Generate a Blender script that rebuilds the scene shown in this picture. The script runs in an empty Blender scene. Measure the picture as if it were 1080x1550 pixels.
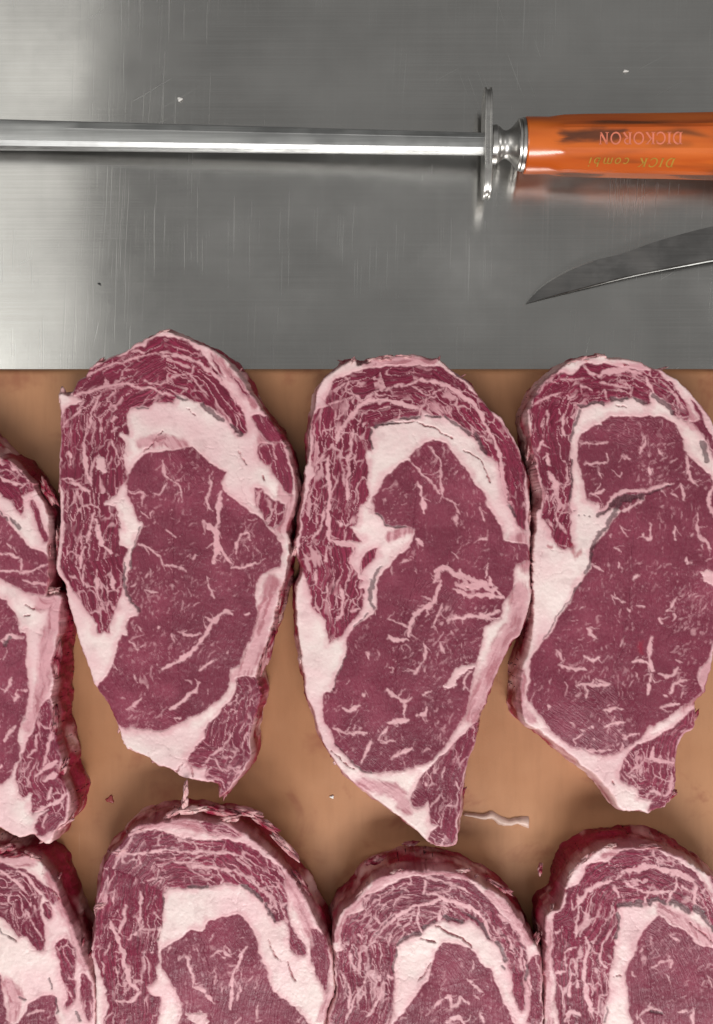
import bpy, math, random
import numpy as np

# ------------------------------------------------------------------ camera, world, lamps, exposure
SC = bpy.context.scene
CAMZ = 0.50            # lens height over the steel table (metres)
ZB = 0.018             # top of the peach board
ZT = 0.042             # cut face of the steaks
S = 0.0003             # metres per photograph pixel on the cut faces


def at(px, py, z=ZT):
    k = S * (CAMZ - z) / (CAMZ - ZT)
    return ((px - 540.0) * k, (775.0 - py) * k, z)


cam_d = bpy.data.cameras.new('camera')
cam_d.sensor_fit = 'VERTICAL'
cam_d.sensor_height = 36.0
cam_d.sensor_width = 36.0
cam_d.lens = 36.0 * (CAMZ - ZT) / (1550 * S)
cam_d.clip_start = 0.01
cam_d.clip_end = 50.0
cam = bpy.data.objects.new('camera', cam_d)
cam.location = (0, 0, CAMZ)
SC.collection.objects.link(cam)
SC.camera = cam

W = bpy.data.worlds.new('World')
SC.world = W
W.use_nodes = True
wb = W.node_tree.nodes['Background']
# a room with a pale ceiling and dim walls
wt = W.node_tree
wg = wt.nodes.new('ShaderNodeTexCoord')
wsx = wt.nodes.new('ShaderNodeSeparateXYZ')
wmr = wt.nodes.new('ShaderNodeMapRange')
wmr.interpolation_type = 'SMOOTHSTEP'
wmr.inputs[1].default_value, wmr.inputs[2].default_value = 0.25, 0.85
wmr.inputs[3].default_value, wmr.inputs[4].default_value = 0.05, 0.285
wt.links.new(wg.outputs['Generated'], wsx.inputs[0])
wt.links.new(wsx.outputs[2], wmr.inputs[0])
wt.links.new(wmr.outputs[0], wb.inputs[1])
wb.inputs[0].default_value = (1.0, 0.985, 0.955, 1)


def area(name, loc, target, sx, sy, power, col):
    d = bpy.data.lights.new(name, 'AREA')
    d.shape = 'RECTANGLE'
    d.size, d.size_y = sx, sy
    d.energy = power
    d.color = col
    o = bpy.data.objects.new(name, d)
    o.location = loc
    from mathutils import Vector
    v = Vector(target) - Vector(loc)
    o.rotation_euler = v.to_track_quat('-Z', 'Y').to_euler()
    SC.collection.objects.link(o)
    return o


area('ceiling_lamp_near', (0.20, -1.60, 1.55), (0, -0.05, 0), 1.5, 0.6, 52.0, (1.0, 0.985, 0.96))
area('fill_lamp_left', (-1.7, 0.1, 1.7), (0, 0, 0), 0.5, 1.4, 7.5, (1.0, 0.985, 0.95))  # added fill from the left, placed outside the table's mirror view
area('fill_lamp_right', (1.9, 0.3, 1.6), (0, 0, 0), 0.5, 1.4, 9.0, (1.0, 0.985, 0.96))  # unseen right-hand fill, put in to light the meat
area('window_panel', (-0.92, 0.60, 1.5), (-0.92, 0.60, 0), 0.52, 1.9, 3.0, (1.0, 0.985, 0.92))

SC.view_settings.view_transform = 'Standard'
SC.view_settings.look = 'None'
SC.view_settings.exposure = 0.0
SC.view_settings.gamma = 1.0
SC.view_settings.use_curve_mapping = False
SC.cycles.max_bounces = 6

COL = SC.collection
RNG = np.random.RandomState(7)


# ------------------------------------------------------------------ helpers: noise, distance, mesh, nodes
def _h(ix, iy, seed):
    n = (ix.astype(np.int64) * 374761393 + iy.astype(np.int64) * 668265263 + seed * 974634777) & 0x7fffffff
    n = ((n ^ (n >> 13)) * 1274126177) & 0x7fffffff
    n = (n ^ (n >> 16)) & 0xffffff
    return n / float(0xffffff)


def vnoise(x, y, seed=0):
    ix, iy = np.floor(x), np.floor(y)
    fx, fy = x - ix, y - iy
    ux = fx * fx * fx * (fx * (fx * 6 - 15) + 10)
    uy = fy * fy * fy * (fy * (fy * 6 - 15) + 10)
    a, b = _h(ix, iy, seed), _h(ix + 1, iy, seed)
    c, d = _h(ix, iy + 1, seed), _h(ix + 1, iy + 1, seed)
    return (a + (b - a) * ux) * (1 - uy) + (c + (d - c) * ux) * uy


def fbm(x, y, seed=0, octv=3):
    s, a, t = 0.0, 1.0, 0.0
    for k in range(octv):
        s = s + a * (vnoise(x * 2 ** k + 17.3 * k, y * 2 ** k - 9.1 * k, seed + k) * 2 - 1)
        t += a
        a *= 0.5
    return s / t


def worley(x, y, seed=0):
    ix, iy = np.floor(x), np.floor(y)
    f1 = np.full(x.shape, 9.0)
    f2 = np.full(x.shape, 9.0)
    for dx in (-1, 0, 1):
        for dy in (-1, 0, 1):
            cx, cy = ix + dx, iy + dy
            px = cx + 0.1 + 0.8 * _h(cx, cy, seed)
            py = cy + 0.1 + 0.8 * _h(cx, cy, seed + 51)
            d = np.hypot(px - x, py - y)
            m = d < f1
            f2 = np.where(m, f1, np.minimum(f2, d))
            f1 = np.where(m, d, f1)
    return f2 - f1


def smooth(a, b, x):
    t = np.clip((x - a) / (b - a), 0, 1)
    return t * t * (3 - 2 * t)


def poly_sd(poly, X, Y, want_t=False):
    """signed distance to a closed polygon (negative inside), arc length of the nearest outline point"""
    n = len(poly)
    best = np.full(X.shape, 1e18)
    tt = np.zeros(X.shape)
    ins = np.zeros(X.shape, bool)
    acc = 0.0
    for i in range(n):
        ax, ay = poly[i]
        bx, by = poly[(i + 1) % n]
        ex, ey = bx - ax, by - ay
        L2 = ex * ex + ey * ey
        if L2 < 1e-9:
            continue
        wx, wy = X - ax, Y - ay
        t = np.clip((wx * ex + wy * ey) / L2, 0, 1)
        d = (wx - t * ex) ** 2 + (wy - t * ey) ** 2
        m = d < best
        best = np.where(m, d, best)
        if want_t:
            tt = np.where(m, acc + t * math.sqrt(L2), tt)
        acc += math.sqrt(L2)
        if ey != 0:
            c = (ay > Y) != (by > Y)
            xi = ax + (Y - ay) * ex / ey
            ins ^= c & (X < xi)
    sd = np.sqrt(best)
    sd = np.where(ins, -sd, sd)
    return (sd, tt) if want_t else sd


def line_d(pts, X, Y):
    best = np.full(X.shape, 1e18)
    if len(pts) == 1:
        return np.hypot(X - pts[0][0], Y - pts[0][1])
    for i in range(len(pts) - 1):
        ax, ay = pts[i]
        bx, by = pts[i + 1]
        ex, ey = bx - ax, by - ay
        L2 = ex * ex + ey * ey + 1e-9
        wx, wy = X - ax, Y - ay
        t = np.clip((wx * ex + wy * ey) / L2, 0, 1)
        best = np.minimum(best, (wx - t * ex) ** 2 + (wy - t * ey) ** 2)
    return np.sqrt(best)


def catmull(pts, closed, k=3):
    p = np.array(pts, float)
    n = len(p)
    if n < 3:
        return p
    out = []
    rng = range(n) if closed else range(n - 1)
    for i in rng:
        if closed:
            a, b, c, d = p[(i - 1) % n], p[i], p[(i + 1) % n], p[(i + 2) % n]
        else:
            a, b, c, d = p[max(i - 1, 0)], p[i], p[i + 1], p[min(i + 2, n - 1)]
        for j in range(k):
            t = j / k
            q = 0.5 * ((2 * b) + (c - a) * t + (2 * a - 5 * b + 4 * c - d) * t * t + (3 * b - a - 3 * c + d) * t ** 3)
            out.append(q)
    if not closed:
        out.append(p[-1])
    return np.array(out)


def mesh_fast(name, V, quads, mat, parent=None, normals=None, attrs=None, smooth_shade=True):
    me = bpy.data.meshes.new(name)
    nv, nf = len(V), len(quads)
    me.vertices.add(nv)
    me.vertices.foreach_set('co', np.ascontiguousarray(V, np.float32).ravel())
    me.loops.add(nf * 4)
    me.loops.foreach_set('vertex_index', np.ascontiguousarray(quads, np.int32).ravel())
    me.polygons.add(nf)
    me.polygons.foreach_set('loop_start', np.arange(0, nf * 4, 4, dtype=np.int32))
    if smooth_shade:
        me.polygons.foreach_set('use_smooth', np.ones(nf, bool))
    me.update(calc_edges=True)
    if attrs:
        for k, a in attrs.items():
            if a.ndim == 1:
                at_ = me.attributes.new(k, 'FLOAT', 'POINT')
                at_.data.foreach_set('value', np.ascontiguousarray(a, np.float32))
            else:
                at_ = me.attributes.new(k, 'FLOAT_VECTOR', 'POINT')
                at_.data.foreach_set('vector', np.ascontiguousarray(a, np.float32).ravel())
    if normals is not None:
        me.normals_split_custom_set_from_vertices(np.ascontiguousarray(normals, np.float32))
    me.materials.append(mat)
    o = bpy.data.objects.new(name, me)
    COL.objects.link(o)
    o.parent = parent
    return o


def mesh_obj(name, V, F, mat, parent=None, smooth_shade=False, bevel=0.0, seg=2, auto=None):
    me = bpy.data.meshes.new(name)
    me.from_pydata([tuple(v) for v in V], [], [tuple(f) for f in F])
    me.materials.append(mat)
    if smooth_shade:
        me.polygons.foreach_set('use_smooth', [True] * len(me.polygons))
    me.update()
    if auto is not None:
        me.set_sharp_from_angle(angle=math.radians(auto))
    o = bpy.data.objects.new(name, me)
    COL.objects.link(o)
    o.parent = parent
    if bevel:
        m = o.modifiers.new('bevel', 'BEVEL')
        m.width = bevel
        m.segments = seg
        m.limit_method = 'ANGLE'
        m.angle_limit = math.radians(40)
    return o


def empty(name, loc=(0, 0, 0)):
    o = bpy.data.objects.new(name, None)
    o.empty_display_size = 0.01
    o.location = loc
    COL.objects.link(o)
    return o


def tag(o, label, cat, group=None):
    o['label'] = label
    o['category'] = cat
    if group:
        o['group'] = group
    return o


class NT:
    def __init__(self, name):
        self.m = bpy.data.materials.new(name)
        self.m.use_nodes = True
        self.t = self.m.node_tree
        self.b = self.t.nodes['Principled BSDF']

    def n(self, kind, **kw):
        o = self.t.nodes.new('ShaderNode' + kind)
        for k, v in kw.items():
            setattr(o, k, v)
        return o

    def put(self, sock, v):
        if isinstance(v, bpy.types.NodeSocket):
            self.t.links.new(v, sock)
        elif v is not None:
            sock.default_value = v

    def attr(self, name, out='Fac'):
        o = self.n('Attribute', attribute_name=name)
        return o.outputs[out]

    def math(self, op, a, b=None, c=None, clamp=False):
        o = self.n('Math', operation=op, use_clamp=clamp)
        self.put(o.inputs[0], a)
        self.put(o.inputs[1], b)
        self.put(o.inputs[2], c)
        return o.outputs[0]

    def mix(self, f, a, b, blend='MIX'):
        o = self.n('Mix', data_type='RGBA', blend_type=blend)
        self.put(o.inputs[0], f)
        self.put(o.inputs[6], a)
        self.put(o.inputs[7], b)
        return o.outputs[2]

    def ramp(self, v, lo, hi, a=0.0, b=1.0):
        o = self.n('MapRange', interpolation_type='SMOOTHSTEP')
        self.put(o.inputs[0], v)
        o.inputs[1].default_value = lo
        o.inputs[2].default_value = hi
        o.inputs[3].default_value = a
        o.inputs[4].default_value = b
        return o.outputs[0]

    def mapping(self, vec, scale=(1, 1, 1), rot=(0, 0, 0), loc=(0, 0, 0)):
        o = self.n('Mapping')
        self.put(o.inputs[0], vec)
        o.inputs[1].default_value = loc
        o.inputs[2].default_value = rot
        o.inputs[3].default_value = scale
        return o.outputs[0]

    def noise(self, vec, scale, detail=3.0, rough=0.5, dist=0.0):
        o = self.n('TexNoise')
        self.put(o.inputs['Vector'], vec)
        o.inputs['Scale'].default_value = scale
        o.inputs['Detail'].default_value = detail
        o.inputs['Roughness'].default_value = rough
        o.inputs['Distortion'].default_value = dist
        return o.outputs[0]

    def bump(self, h, strength, dist, normal=None):
        o = self.n('Bump')
        o.inputs['Strength'].default_value = strength
        o.inputs['Distance'].default_value = dist
        self.put(o.inputs['Height'], h)
        if normal is not None:
            self.put(o.inputs['Normal'], normal)
        return o.outputs[0]

    def set(self, **kw):
        for k, v in kw.items():
            self.put(self.b.inputs[k.replace('_', ' ')], v)
        return self.m


def lin(r, g, b):
    f = lambda c: (c / 255 / 12.92) if c / 255 <= 0.04045 else ((c / 255 + 0.055) / 1.055) ** 2.4
    return (f(r), f(g), f(b), 1)


# ------------------------------------------------------------------ materials
def mat_beef():
    t = NT('raw_beef')
    pos = t.n('NewGeometry').outputs['Position']
    fat, eye, grey, rim = t.attr('fat'), t.attr('eye'), t.attr('grey'), t.attr('rim')
    warm = t.attr('warm')
    fib = t.attr('fibre', 'Vector')
    # lean: cap deep crimson, eye duller rose; fine fibre streaks and grain
    streak = t.noise(t.mapping(fib, (0.022, 0.33, 1)), 1.0, 4, 0.6, 0.6)
    grain = t.noise(pos, 900.0, 3, 0.6)
    blot = t.noise(pos, 70.0, 3, 0.55)
    big = t.noise(pos, 22.0, 2, 0.5)
    cap = t.mix(t.ramp(streak, 0.30, 0.72), (0.105, 0.002, 0.018, 1), (0.270, 0.018, 0.060, 1))
    eyec = t.mix(t.ramp(blot, 0.3, 0.72), (0.150, 0.012, 0.035, 1), (0.242, 0.035, 0.070, 1))
    eyec = t.mix(t.ramp(grain, 0.35, 0.75, 0.0, 0.40), eyec, (0.30, 0.080, 0.120, 1))
    eyec = t.mix(t.ramp(streak, 0.5, 0.8, 0.0, 0.25), eyec, (0.32, 0.085, 0.115, 1))
    lean = t.mix(eye, cap, eyec)
    lean = t.mix(t.ramp(big, 0.35, 0.68, 0.0, 0.50), lean, (0.110, 0.005, 0.022, 1))
    rimc = t.mix(t.ramp(blot, 0.3, 0.7), (0.20, 0.004, 0.020, 1), (0.32, 0.012, 0.044, 1))
    lean = t.mix(rim, lean, rimc)
    # fat: cream to pink
    fcol = t.mix(warm, (0.73, 0.49, 0.505, 1), (0.78, 0.64, 0.615, 1))
    fcol = t.mix(t.ramp(blot, 0.35, 0.75, 0.0, 0.45), fcol, (0.72, 0.44, 0.46, 1))
    fcol = t.mix(t.ramp(big, 0.5, 0.72, 0.0, 0.5), fcol, (0.76, 0.60, 0.57, 1))
    fcol = t.mix(t.ramp(grain, 0.45, 0.8, 0.0, 0.18), fcol, (0.62, 0.34, 0.36, 1))
    fcol = t.mix(rim, fcol, t.mix(t.ramp(blot, 0.35, 0.65), (0.58, 0.24, 0.26, 1), (0.70, 0.44, 0.42, 1)))
    fcol = t.mix(t.math('MULTIPLY', t.attr('vein'), 0.8), fcol, (0.62, 0.295, 0.335, 1))
    c = t.mix(t.math('POWER', fat, 0.85), lean, fcol)
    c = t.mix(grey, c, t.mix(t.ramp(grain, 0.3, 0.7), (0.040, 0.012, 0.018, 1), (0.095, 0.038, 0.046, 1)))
    h1 = t.math('MULTIPLY', t.ramp(streak, 0.2, 0.8), t.math('SUBTRACT', 1.0, fat))
    nb = t.bump(h1, 0.55, 0.00045)
    nb = t.bump(t.noise(pos, 620.0, 4, 0.6), 0.32, 0.0005, nb)
    nb = t.bump(blot, 0.4, 0.0010, nb)
    rough = t.math('ADD', t.ramp(t.noise(pos, 160.0, 2), 0.3, 0.7, 0.34, 0.52), t.math('MULTIPLY', fat, 0.04))
    t.set(Base_Color=c, Roughness=rough, Normal=nb)
    t.b.inputs['Specular IOR Level'].default_value = 0.30
    t.b.inputs['Coat Weight'].default_value = 0.22
    t.b.inputs['Coat Roughness'].default_value = 0.22
    t.put(t.b.inputs['Coat Normal'], t.bump(t.noise(pos, 330.0, 3, 0.6), 0.9, 0.0011, nb))
    return t.m


def mat_steel_table():
    t = NT('brushed_steel_sheet')
    pos = t.n('NewGeometry').outputs['Position']
    hair = t.noise(t.mapping(pos, (9, 1500, 1)), 1.0, 4, 0.6)
    hairy = t.noise(t.mapping(pos, (1400, 10, 1)), 1.0, 3, 0.6)
    cloud = t.noise(pos, 9.0, 4, 0.55)
    cloud2 = t.noise(pos, 26.0, 3, 0.6)
    base = t.mix(t.ramp(cloud, 0.3, 0.7), (0.42, 0.413, 0.400, 1), (0.55, 0.542, 0.525, 1))
    base = t.mix(t.ramp(hair, 0.35, 0.7, 0.0, 0.28), base, (0.60, 0.595, 0.58, 1))
    base = t.mix(t.ramp(hairy, 0.4, 0.75, 0.0, 0.12), base, (0.40, 0.395, 0.385, 1))

    def scratch(sx, sy, rot, lo, hi, mask_scale, mlo, mhi, off):
        wob = t.noise(pos, 14.0, 2)
        v = t.n('VectorMath', operation='ADD')
        t.put(v.inputs[0], t.mapping(pos, (1, 1, 1), (0, 0, rot), (off, off * 0.37, 0)))
        cx = t.n('CombineXYZ')
        t.put(cx.inputs[0], t.math('MULTIPLY', wob, 0.004))
        t.put(v.inputs[1], cx.outputs[0])
        n = t.noise(t.mapping(v.outputs[0], (sx, sy, 1)), 1.0, 1.0, 0.4)
        k = t.noise(t.mapping(pos, (mask_scale, mask_scale * 0.5, 1), (0, 0, 0), (off, 1.3 * off, 0)), 1.0, 3)
        return t.math('MULTIPLY', t.ramp(n, lo, hi), t.ramp(k, mlo, mhi))
    s1 = scratch(1500, 16, 0.02, 0.66, 0.74, 10, 0.42, 0.60, 3.1)
    s2 = scratch(1300, 22, -0.35, 0.68, 0.76, 8, 0.45, 0.62, 7.7)
    s3 = scratch(1100, 22, 1.05, 0.72, 0.78, 9, 0.48, 0.62, 12.9)
    s4 = scratch(1600, 9, 0.05, 0.60, 0.75, 7, 0.40, 0.60, 21.0)
    s5 = scratch(640, 20, 0.22, 0.765, 0.80, 13, 0.50, 0.62, 31.0)
    sc = t.math('MAXIMUM', t.math('MULTIPLY', t.math('MAXIMUM', s1, t.math('MAXIMUM', s2, s3)), 0.24), t.math('MULTIPLY', s4, 0.16))
    sc = t.math('MAXIMUM', sc, t.math('MULTIPLY', s5, 0.45))
    base = t.mix(t.math('MULTIPLY', sc, 0.75), base, (0.80, 0.80, 0.78, 1))
    rough = t.math('ADD', t.ramp(cloud2, 0.25, 0.75, 0.17, 0.27), t.math('MULTIPLY', sc, 0.3))
    nb = t.bump(hair, 0.12, 0.0001)
    nb = t.bump(t.math('MULTIPLY', sc, -1.0), 0.35, 0.0001, nb)
    nb = t.bump(t.noise(pos, 5.0, 2), 0.25, 0.004, nb)
    tg = t.n('Tangent', direction_type='UV_MAP', uv_map='UVMap')
    t.set(Base_Color=base, Metallic=1.0, Roughness=rough, Normal=nb, Tangent=tg.outputs[0], Anisotropic=0.75)
    t.b.inputs['Anisotropic Rotation'].default_value = 0.25
    return t.m


def mat_metal(name, col, rough, sx=1.0, sy=1.0, dirt=0.2):
    t = NT(name)
    pos = t.n('TexCoord').outputs['Object']
    n = t.noise(t.mapping(pos, (sx, sy, sy)), 1.0, 4, 0.6)
    d = t.noise(pos, 60.0, 4, 0.6)
    c = t.mix(t.ramp(n, 0.3, 0.7), tuple(0.82 * k for k in col) + (1,), tuple(col) + (1,))
    c = t.mix(t.ramp(d, 0.5, 0.75, 0.0, dirt), c, (0.22, 0.19, 0.17, 1))
    t.set(Base_Color=c, Metallic=1.0, Roughness=t.ramp(d, 0.3, 0.7, rough * 0.8, rough * 1.3),
          Normal=t.bump(n, 0.2, 0.0001))
    return t.m


def mat_board():
    t = NT('peach_butcher_board')
    pos = t.n('NewGeometry').outputs['Position']
    a = t.noise(pos, 14.0, 4, 0.55)
    f = t.noise(t.mapping(pos, (260, 40, 1)), 1.0, 3, 0.6)
    g = t.noise(pos, 1100.0, 3, 0.6)
    c = t.mix(t.ramp(a, 0.3, 0.7), (0.375, 0.172, 0.082, 1), (0.450, 0.222, 0.112, 1))
    c = t.mix(t.ramp(f, 0.4, 0.75, 0.0, 0.2), c, (0.29, 0.132, 0.062, 1))
    c = t.mix(t.ramp(g, 0.5, 0.8, 0.0, 0.15), c, (0.41, 0.225, 0.125, 1))
    st = t.noise(pos, 38.0, 4, 0.6, 0.4)
    c = t.mix(t.ramp(st, 0.54, 0.72, 0.0, 0.55), c, (0.24, 0.065, 0.036, 1))
    cut = t.noise(t.mapping(pos, (700, 22, 1), (0, 0, 0.7)), 1.0, 1.0)
    ck = t.ramp(cut, 0.77, 0.82, 0.0, 0.35)
    c = t.mix(ck, c, (0.44, 0.26, 0.155, 1))
    nb = t.bump(g, 0.2, 0.0002)
    nb = t.bump(a, 0.15, 0.003, nb)
    t.set(Base_Color=c, Roughness=t.ramp(a, 0.3, 0.7, 0.36, 0.52), Normal=nb)
    t.b.inputs['Specular IOR Level'].default_value = 0.35
    return t.m


def mat_handle():
    t = NT('streaked_orange_plastic')  # orange with dark streaks and one soft-edged dark blotch mixed in
    pos = t.n('TexCoord').outputs['Object']
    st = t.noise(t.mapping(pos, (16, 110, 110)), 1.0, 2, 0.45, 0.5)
    st2 = t.noise(t.mapping(pos, (18, 120, 120), (0, 0, 0), (3, 1, 2)), 1.0, 2, 0.5, 0.2)
    c = t.mix(t.ramp(st2, 0.3, 0.7), (0.48, 0.085, 0.011, 1), (0.62, 0.135, 0.018, 1))
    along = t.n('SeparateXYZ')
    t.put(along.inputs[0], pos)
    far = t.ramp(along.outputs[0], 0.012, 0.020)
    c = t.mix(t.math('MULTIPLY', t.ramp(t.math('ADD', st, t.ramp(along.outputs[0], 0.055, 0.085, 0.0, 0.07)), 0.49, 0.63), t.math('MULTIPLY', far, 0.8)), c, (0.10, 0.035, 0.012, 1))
    sp = along.outputs
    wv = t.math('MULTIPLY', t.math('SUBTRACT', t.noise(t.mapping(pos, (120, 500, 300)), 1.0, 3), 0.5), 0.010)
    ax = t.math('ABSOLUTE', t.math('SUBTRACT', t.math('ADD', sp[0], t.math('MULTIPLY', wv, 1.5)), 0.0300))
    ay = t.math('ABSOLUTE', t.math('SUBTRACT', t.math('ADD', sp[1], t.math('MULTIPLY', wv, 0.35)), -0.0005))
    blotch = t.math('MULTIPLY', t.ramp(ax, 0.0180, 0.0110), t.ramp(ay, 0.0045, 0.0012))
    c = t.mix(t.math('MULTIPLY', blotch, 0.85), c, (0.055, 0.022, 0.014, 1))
    t.set(Base_Color=c, Roughness=0.26, Normal=t.bump(t.noise(pos, 300.0, 3), 0.1, 0.0003))
    t.b.inputs['Coat Weight'].default_value = 0.4
    t.b.inputs['Coat Roughness'].default_value = 0.12
    return t.m


def mat_plain(name, col, rough, metallic=0.0):
    t = NT(name)
    pos = t.n('NewGeometry').outputs['Position']
    n = t.noise(pos, 400.0, 3)
    c = t.mix(t.ramp(n, 0.3, 0.7), tuple(0.85 * k for k in col) + (1,), tuple(col) + (1,))
    t.set(Base_Color=c, Roughness=rough, Metallic=metallic)
    return t.m


M_BEEF = mat_beef()
M_TABLE = mat_steel_table()
M_BOARD = mat_board()
M_ROD = mat_metal('ground_steel_rod', (0.58, 0.585, 0.58), 0.40, 8, 900, 0.10)
M_CHROME = mat_metal('worn_chrome', (0.68, 0.665, 0.64), 0.33, 60, 300, 0.35)
M_BLADE = mat_metal('knife_steel', (0.18, 0.176, 0.172), 0.42, 12, 700, 0.10)
M_EDGE = mat_metal('honed_edge_steel', (0.50, 0.50, 0.48), 0.45, 12, 400, 0.05)
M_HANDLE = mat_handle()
M_PINK = mat_plain('pink_print', (0.72, 0.20, 0.12), 0.5)
M_GOLD = mat_plain('gold_print', (0.42, 0.22, 0.02), 0.4)
M_TANG = mat_plain('dark_tang_steel', (0.045, 0.03, 0.028), 0.3)
M_BLACK = mat_plain('black_handle_plastic', (0.03, 0.03, 0.032), 0.45)
M_FATBIT = mat_plain('fat_scrap', (0.62, 0.43, 0.36), 0.4)
M_CRUMB = mat_plain('white_crumb', (0.78, 0.75, 0.72), 0.5)
M_REDBIT = mat_plain('red_meat_speck', (0.36, 0.05, 0.05), 0.4)
M_DARKBIT = mat_plain('dark_speck', (0.02, 0.02, 0.02), 0.6)

# ------------------------------------------------------------------ setting: steel table
def slab(name, x0, x1, y0, y1, z0, z1, mat, bevel, seg=4):
    V = [(x0, y0, z0), (x1, y0, z0), (x1, y1, z0), (x0, y1, z0), (x0, y0, z1), (x1, y0, z1), (x1, y1, z1), (x0, y1, z1)]
    F = [(0, 3, 2, 1), (4, 5, 6, 7), (0, 1, 5, 4), (1, 2, 6, 5), (2, 3, 7, 6), (3, 0, 4, 7)]
    o = mesh_obj(name, V, F, mat, None, True, bevel, seg)
    uv = o.data.uv_layers.new(name='UVMap')
    for l in o.data.loops:
        v = o.data.vertices[l.vertex_index].co
        uv.data[l.index].uv = (v.x, v.y)
    return o


tb = slab('steel_table', -0.75, 0.75, -0.55, 0.60, -0.03, 0.0, M_TABLE, 0.002, 2)
tb['kind'] = 'structure'
# ------------------------------------------------------------------ the peach board under the steaks
bx0, bx1 = -0.36, 0.36
by1 = at(0, 557, ZB)[1]
bd = slab('cutting_board', bx0, bx1, by1 - 0.46, by1, 0.0005, ZB, M_BOARD, 0.0035, 4)
tag(bd, 'wide peach brown butcher board lying under all the steaks', 'cutting board')

# ------------------------------------------------------------------ steaks, traced on the cut face
TF = {0: (0, 0, 1.0), 1: (70, 490, 2.7), 2: (70, 850, 2.7), 3: (430, 520, 2.7), 4: (430, 880, 2.7),
      5: (770, 520, 3.484), 6: (770, 880, 3.484), 7: (0, 630, 4.7), 8: (0, 950, 4.56),
      9: (120, 1170, 2.7), 10: (480, 1270, 3.0), 11: (800, 1240, 3.857), 12: (0, 1240, 5.0)}


def path(s):
    out = []
    for seg in s.split('|'):
        tk = seg.split()
        ox, oy, k = TF[int(tk[0])]
        for q in tk[1:]:
            x, y = q.split(',')
            out.append((ox + float(x) / k, oy + float(y) / k))
    return out


STEAKS = []


def steak(**kw):
    STEAKS.append(kw)


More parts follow.
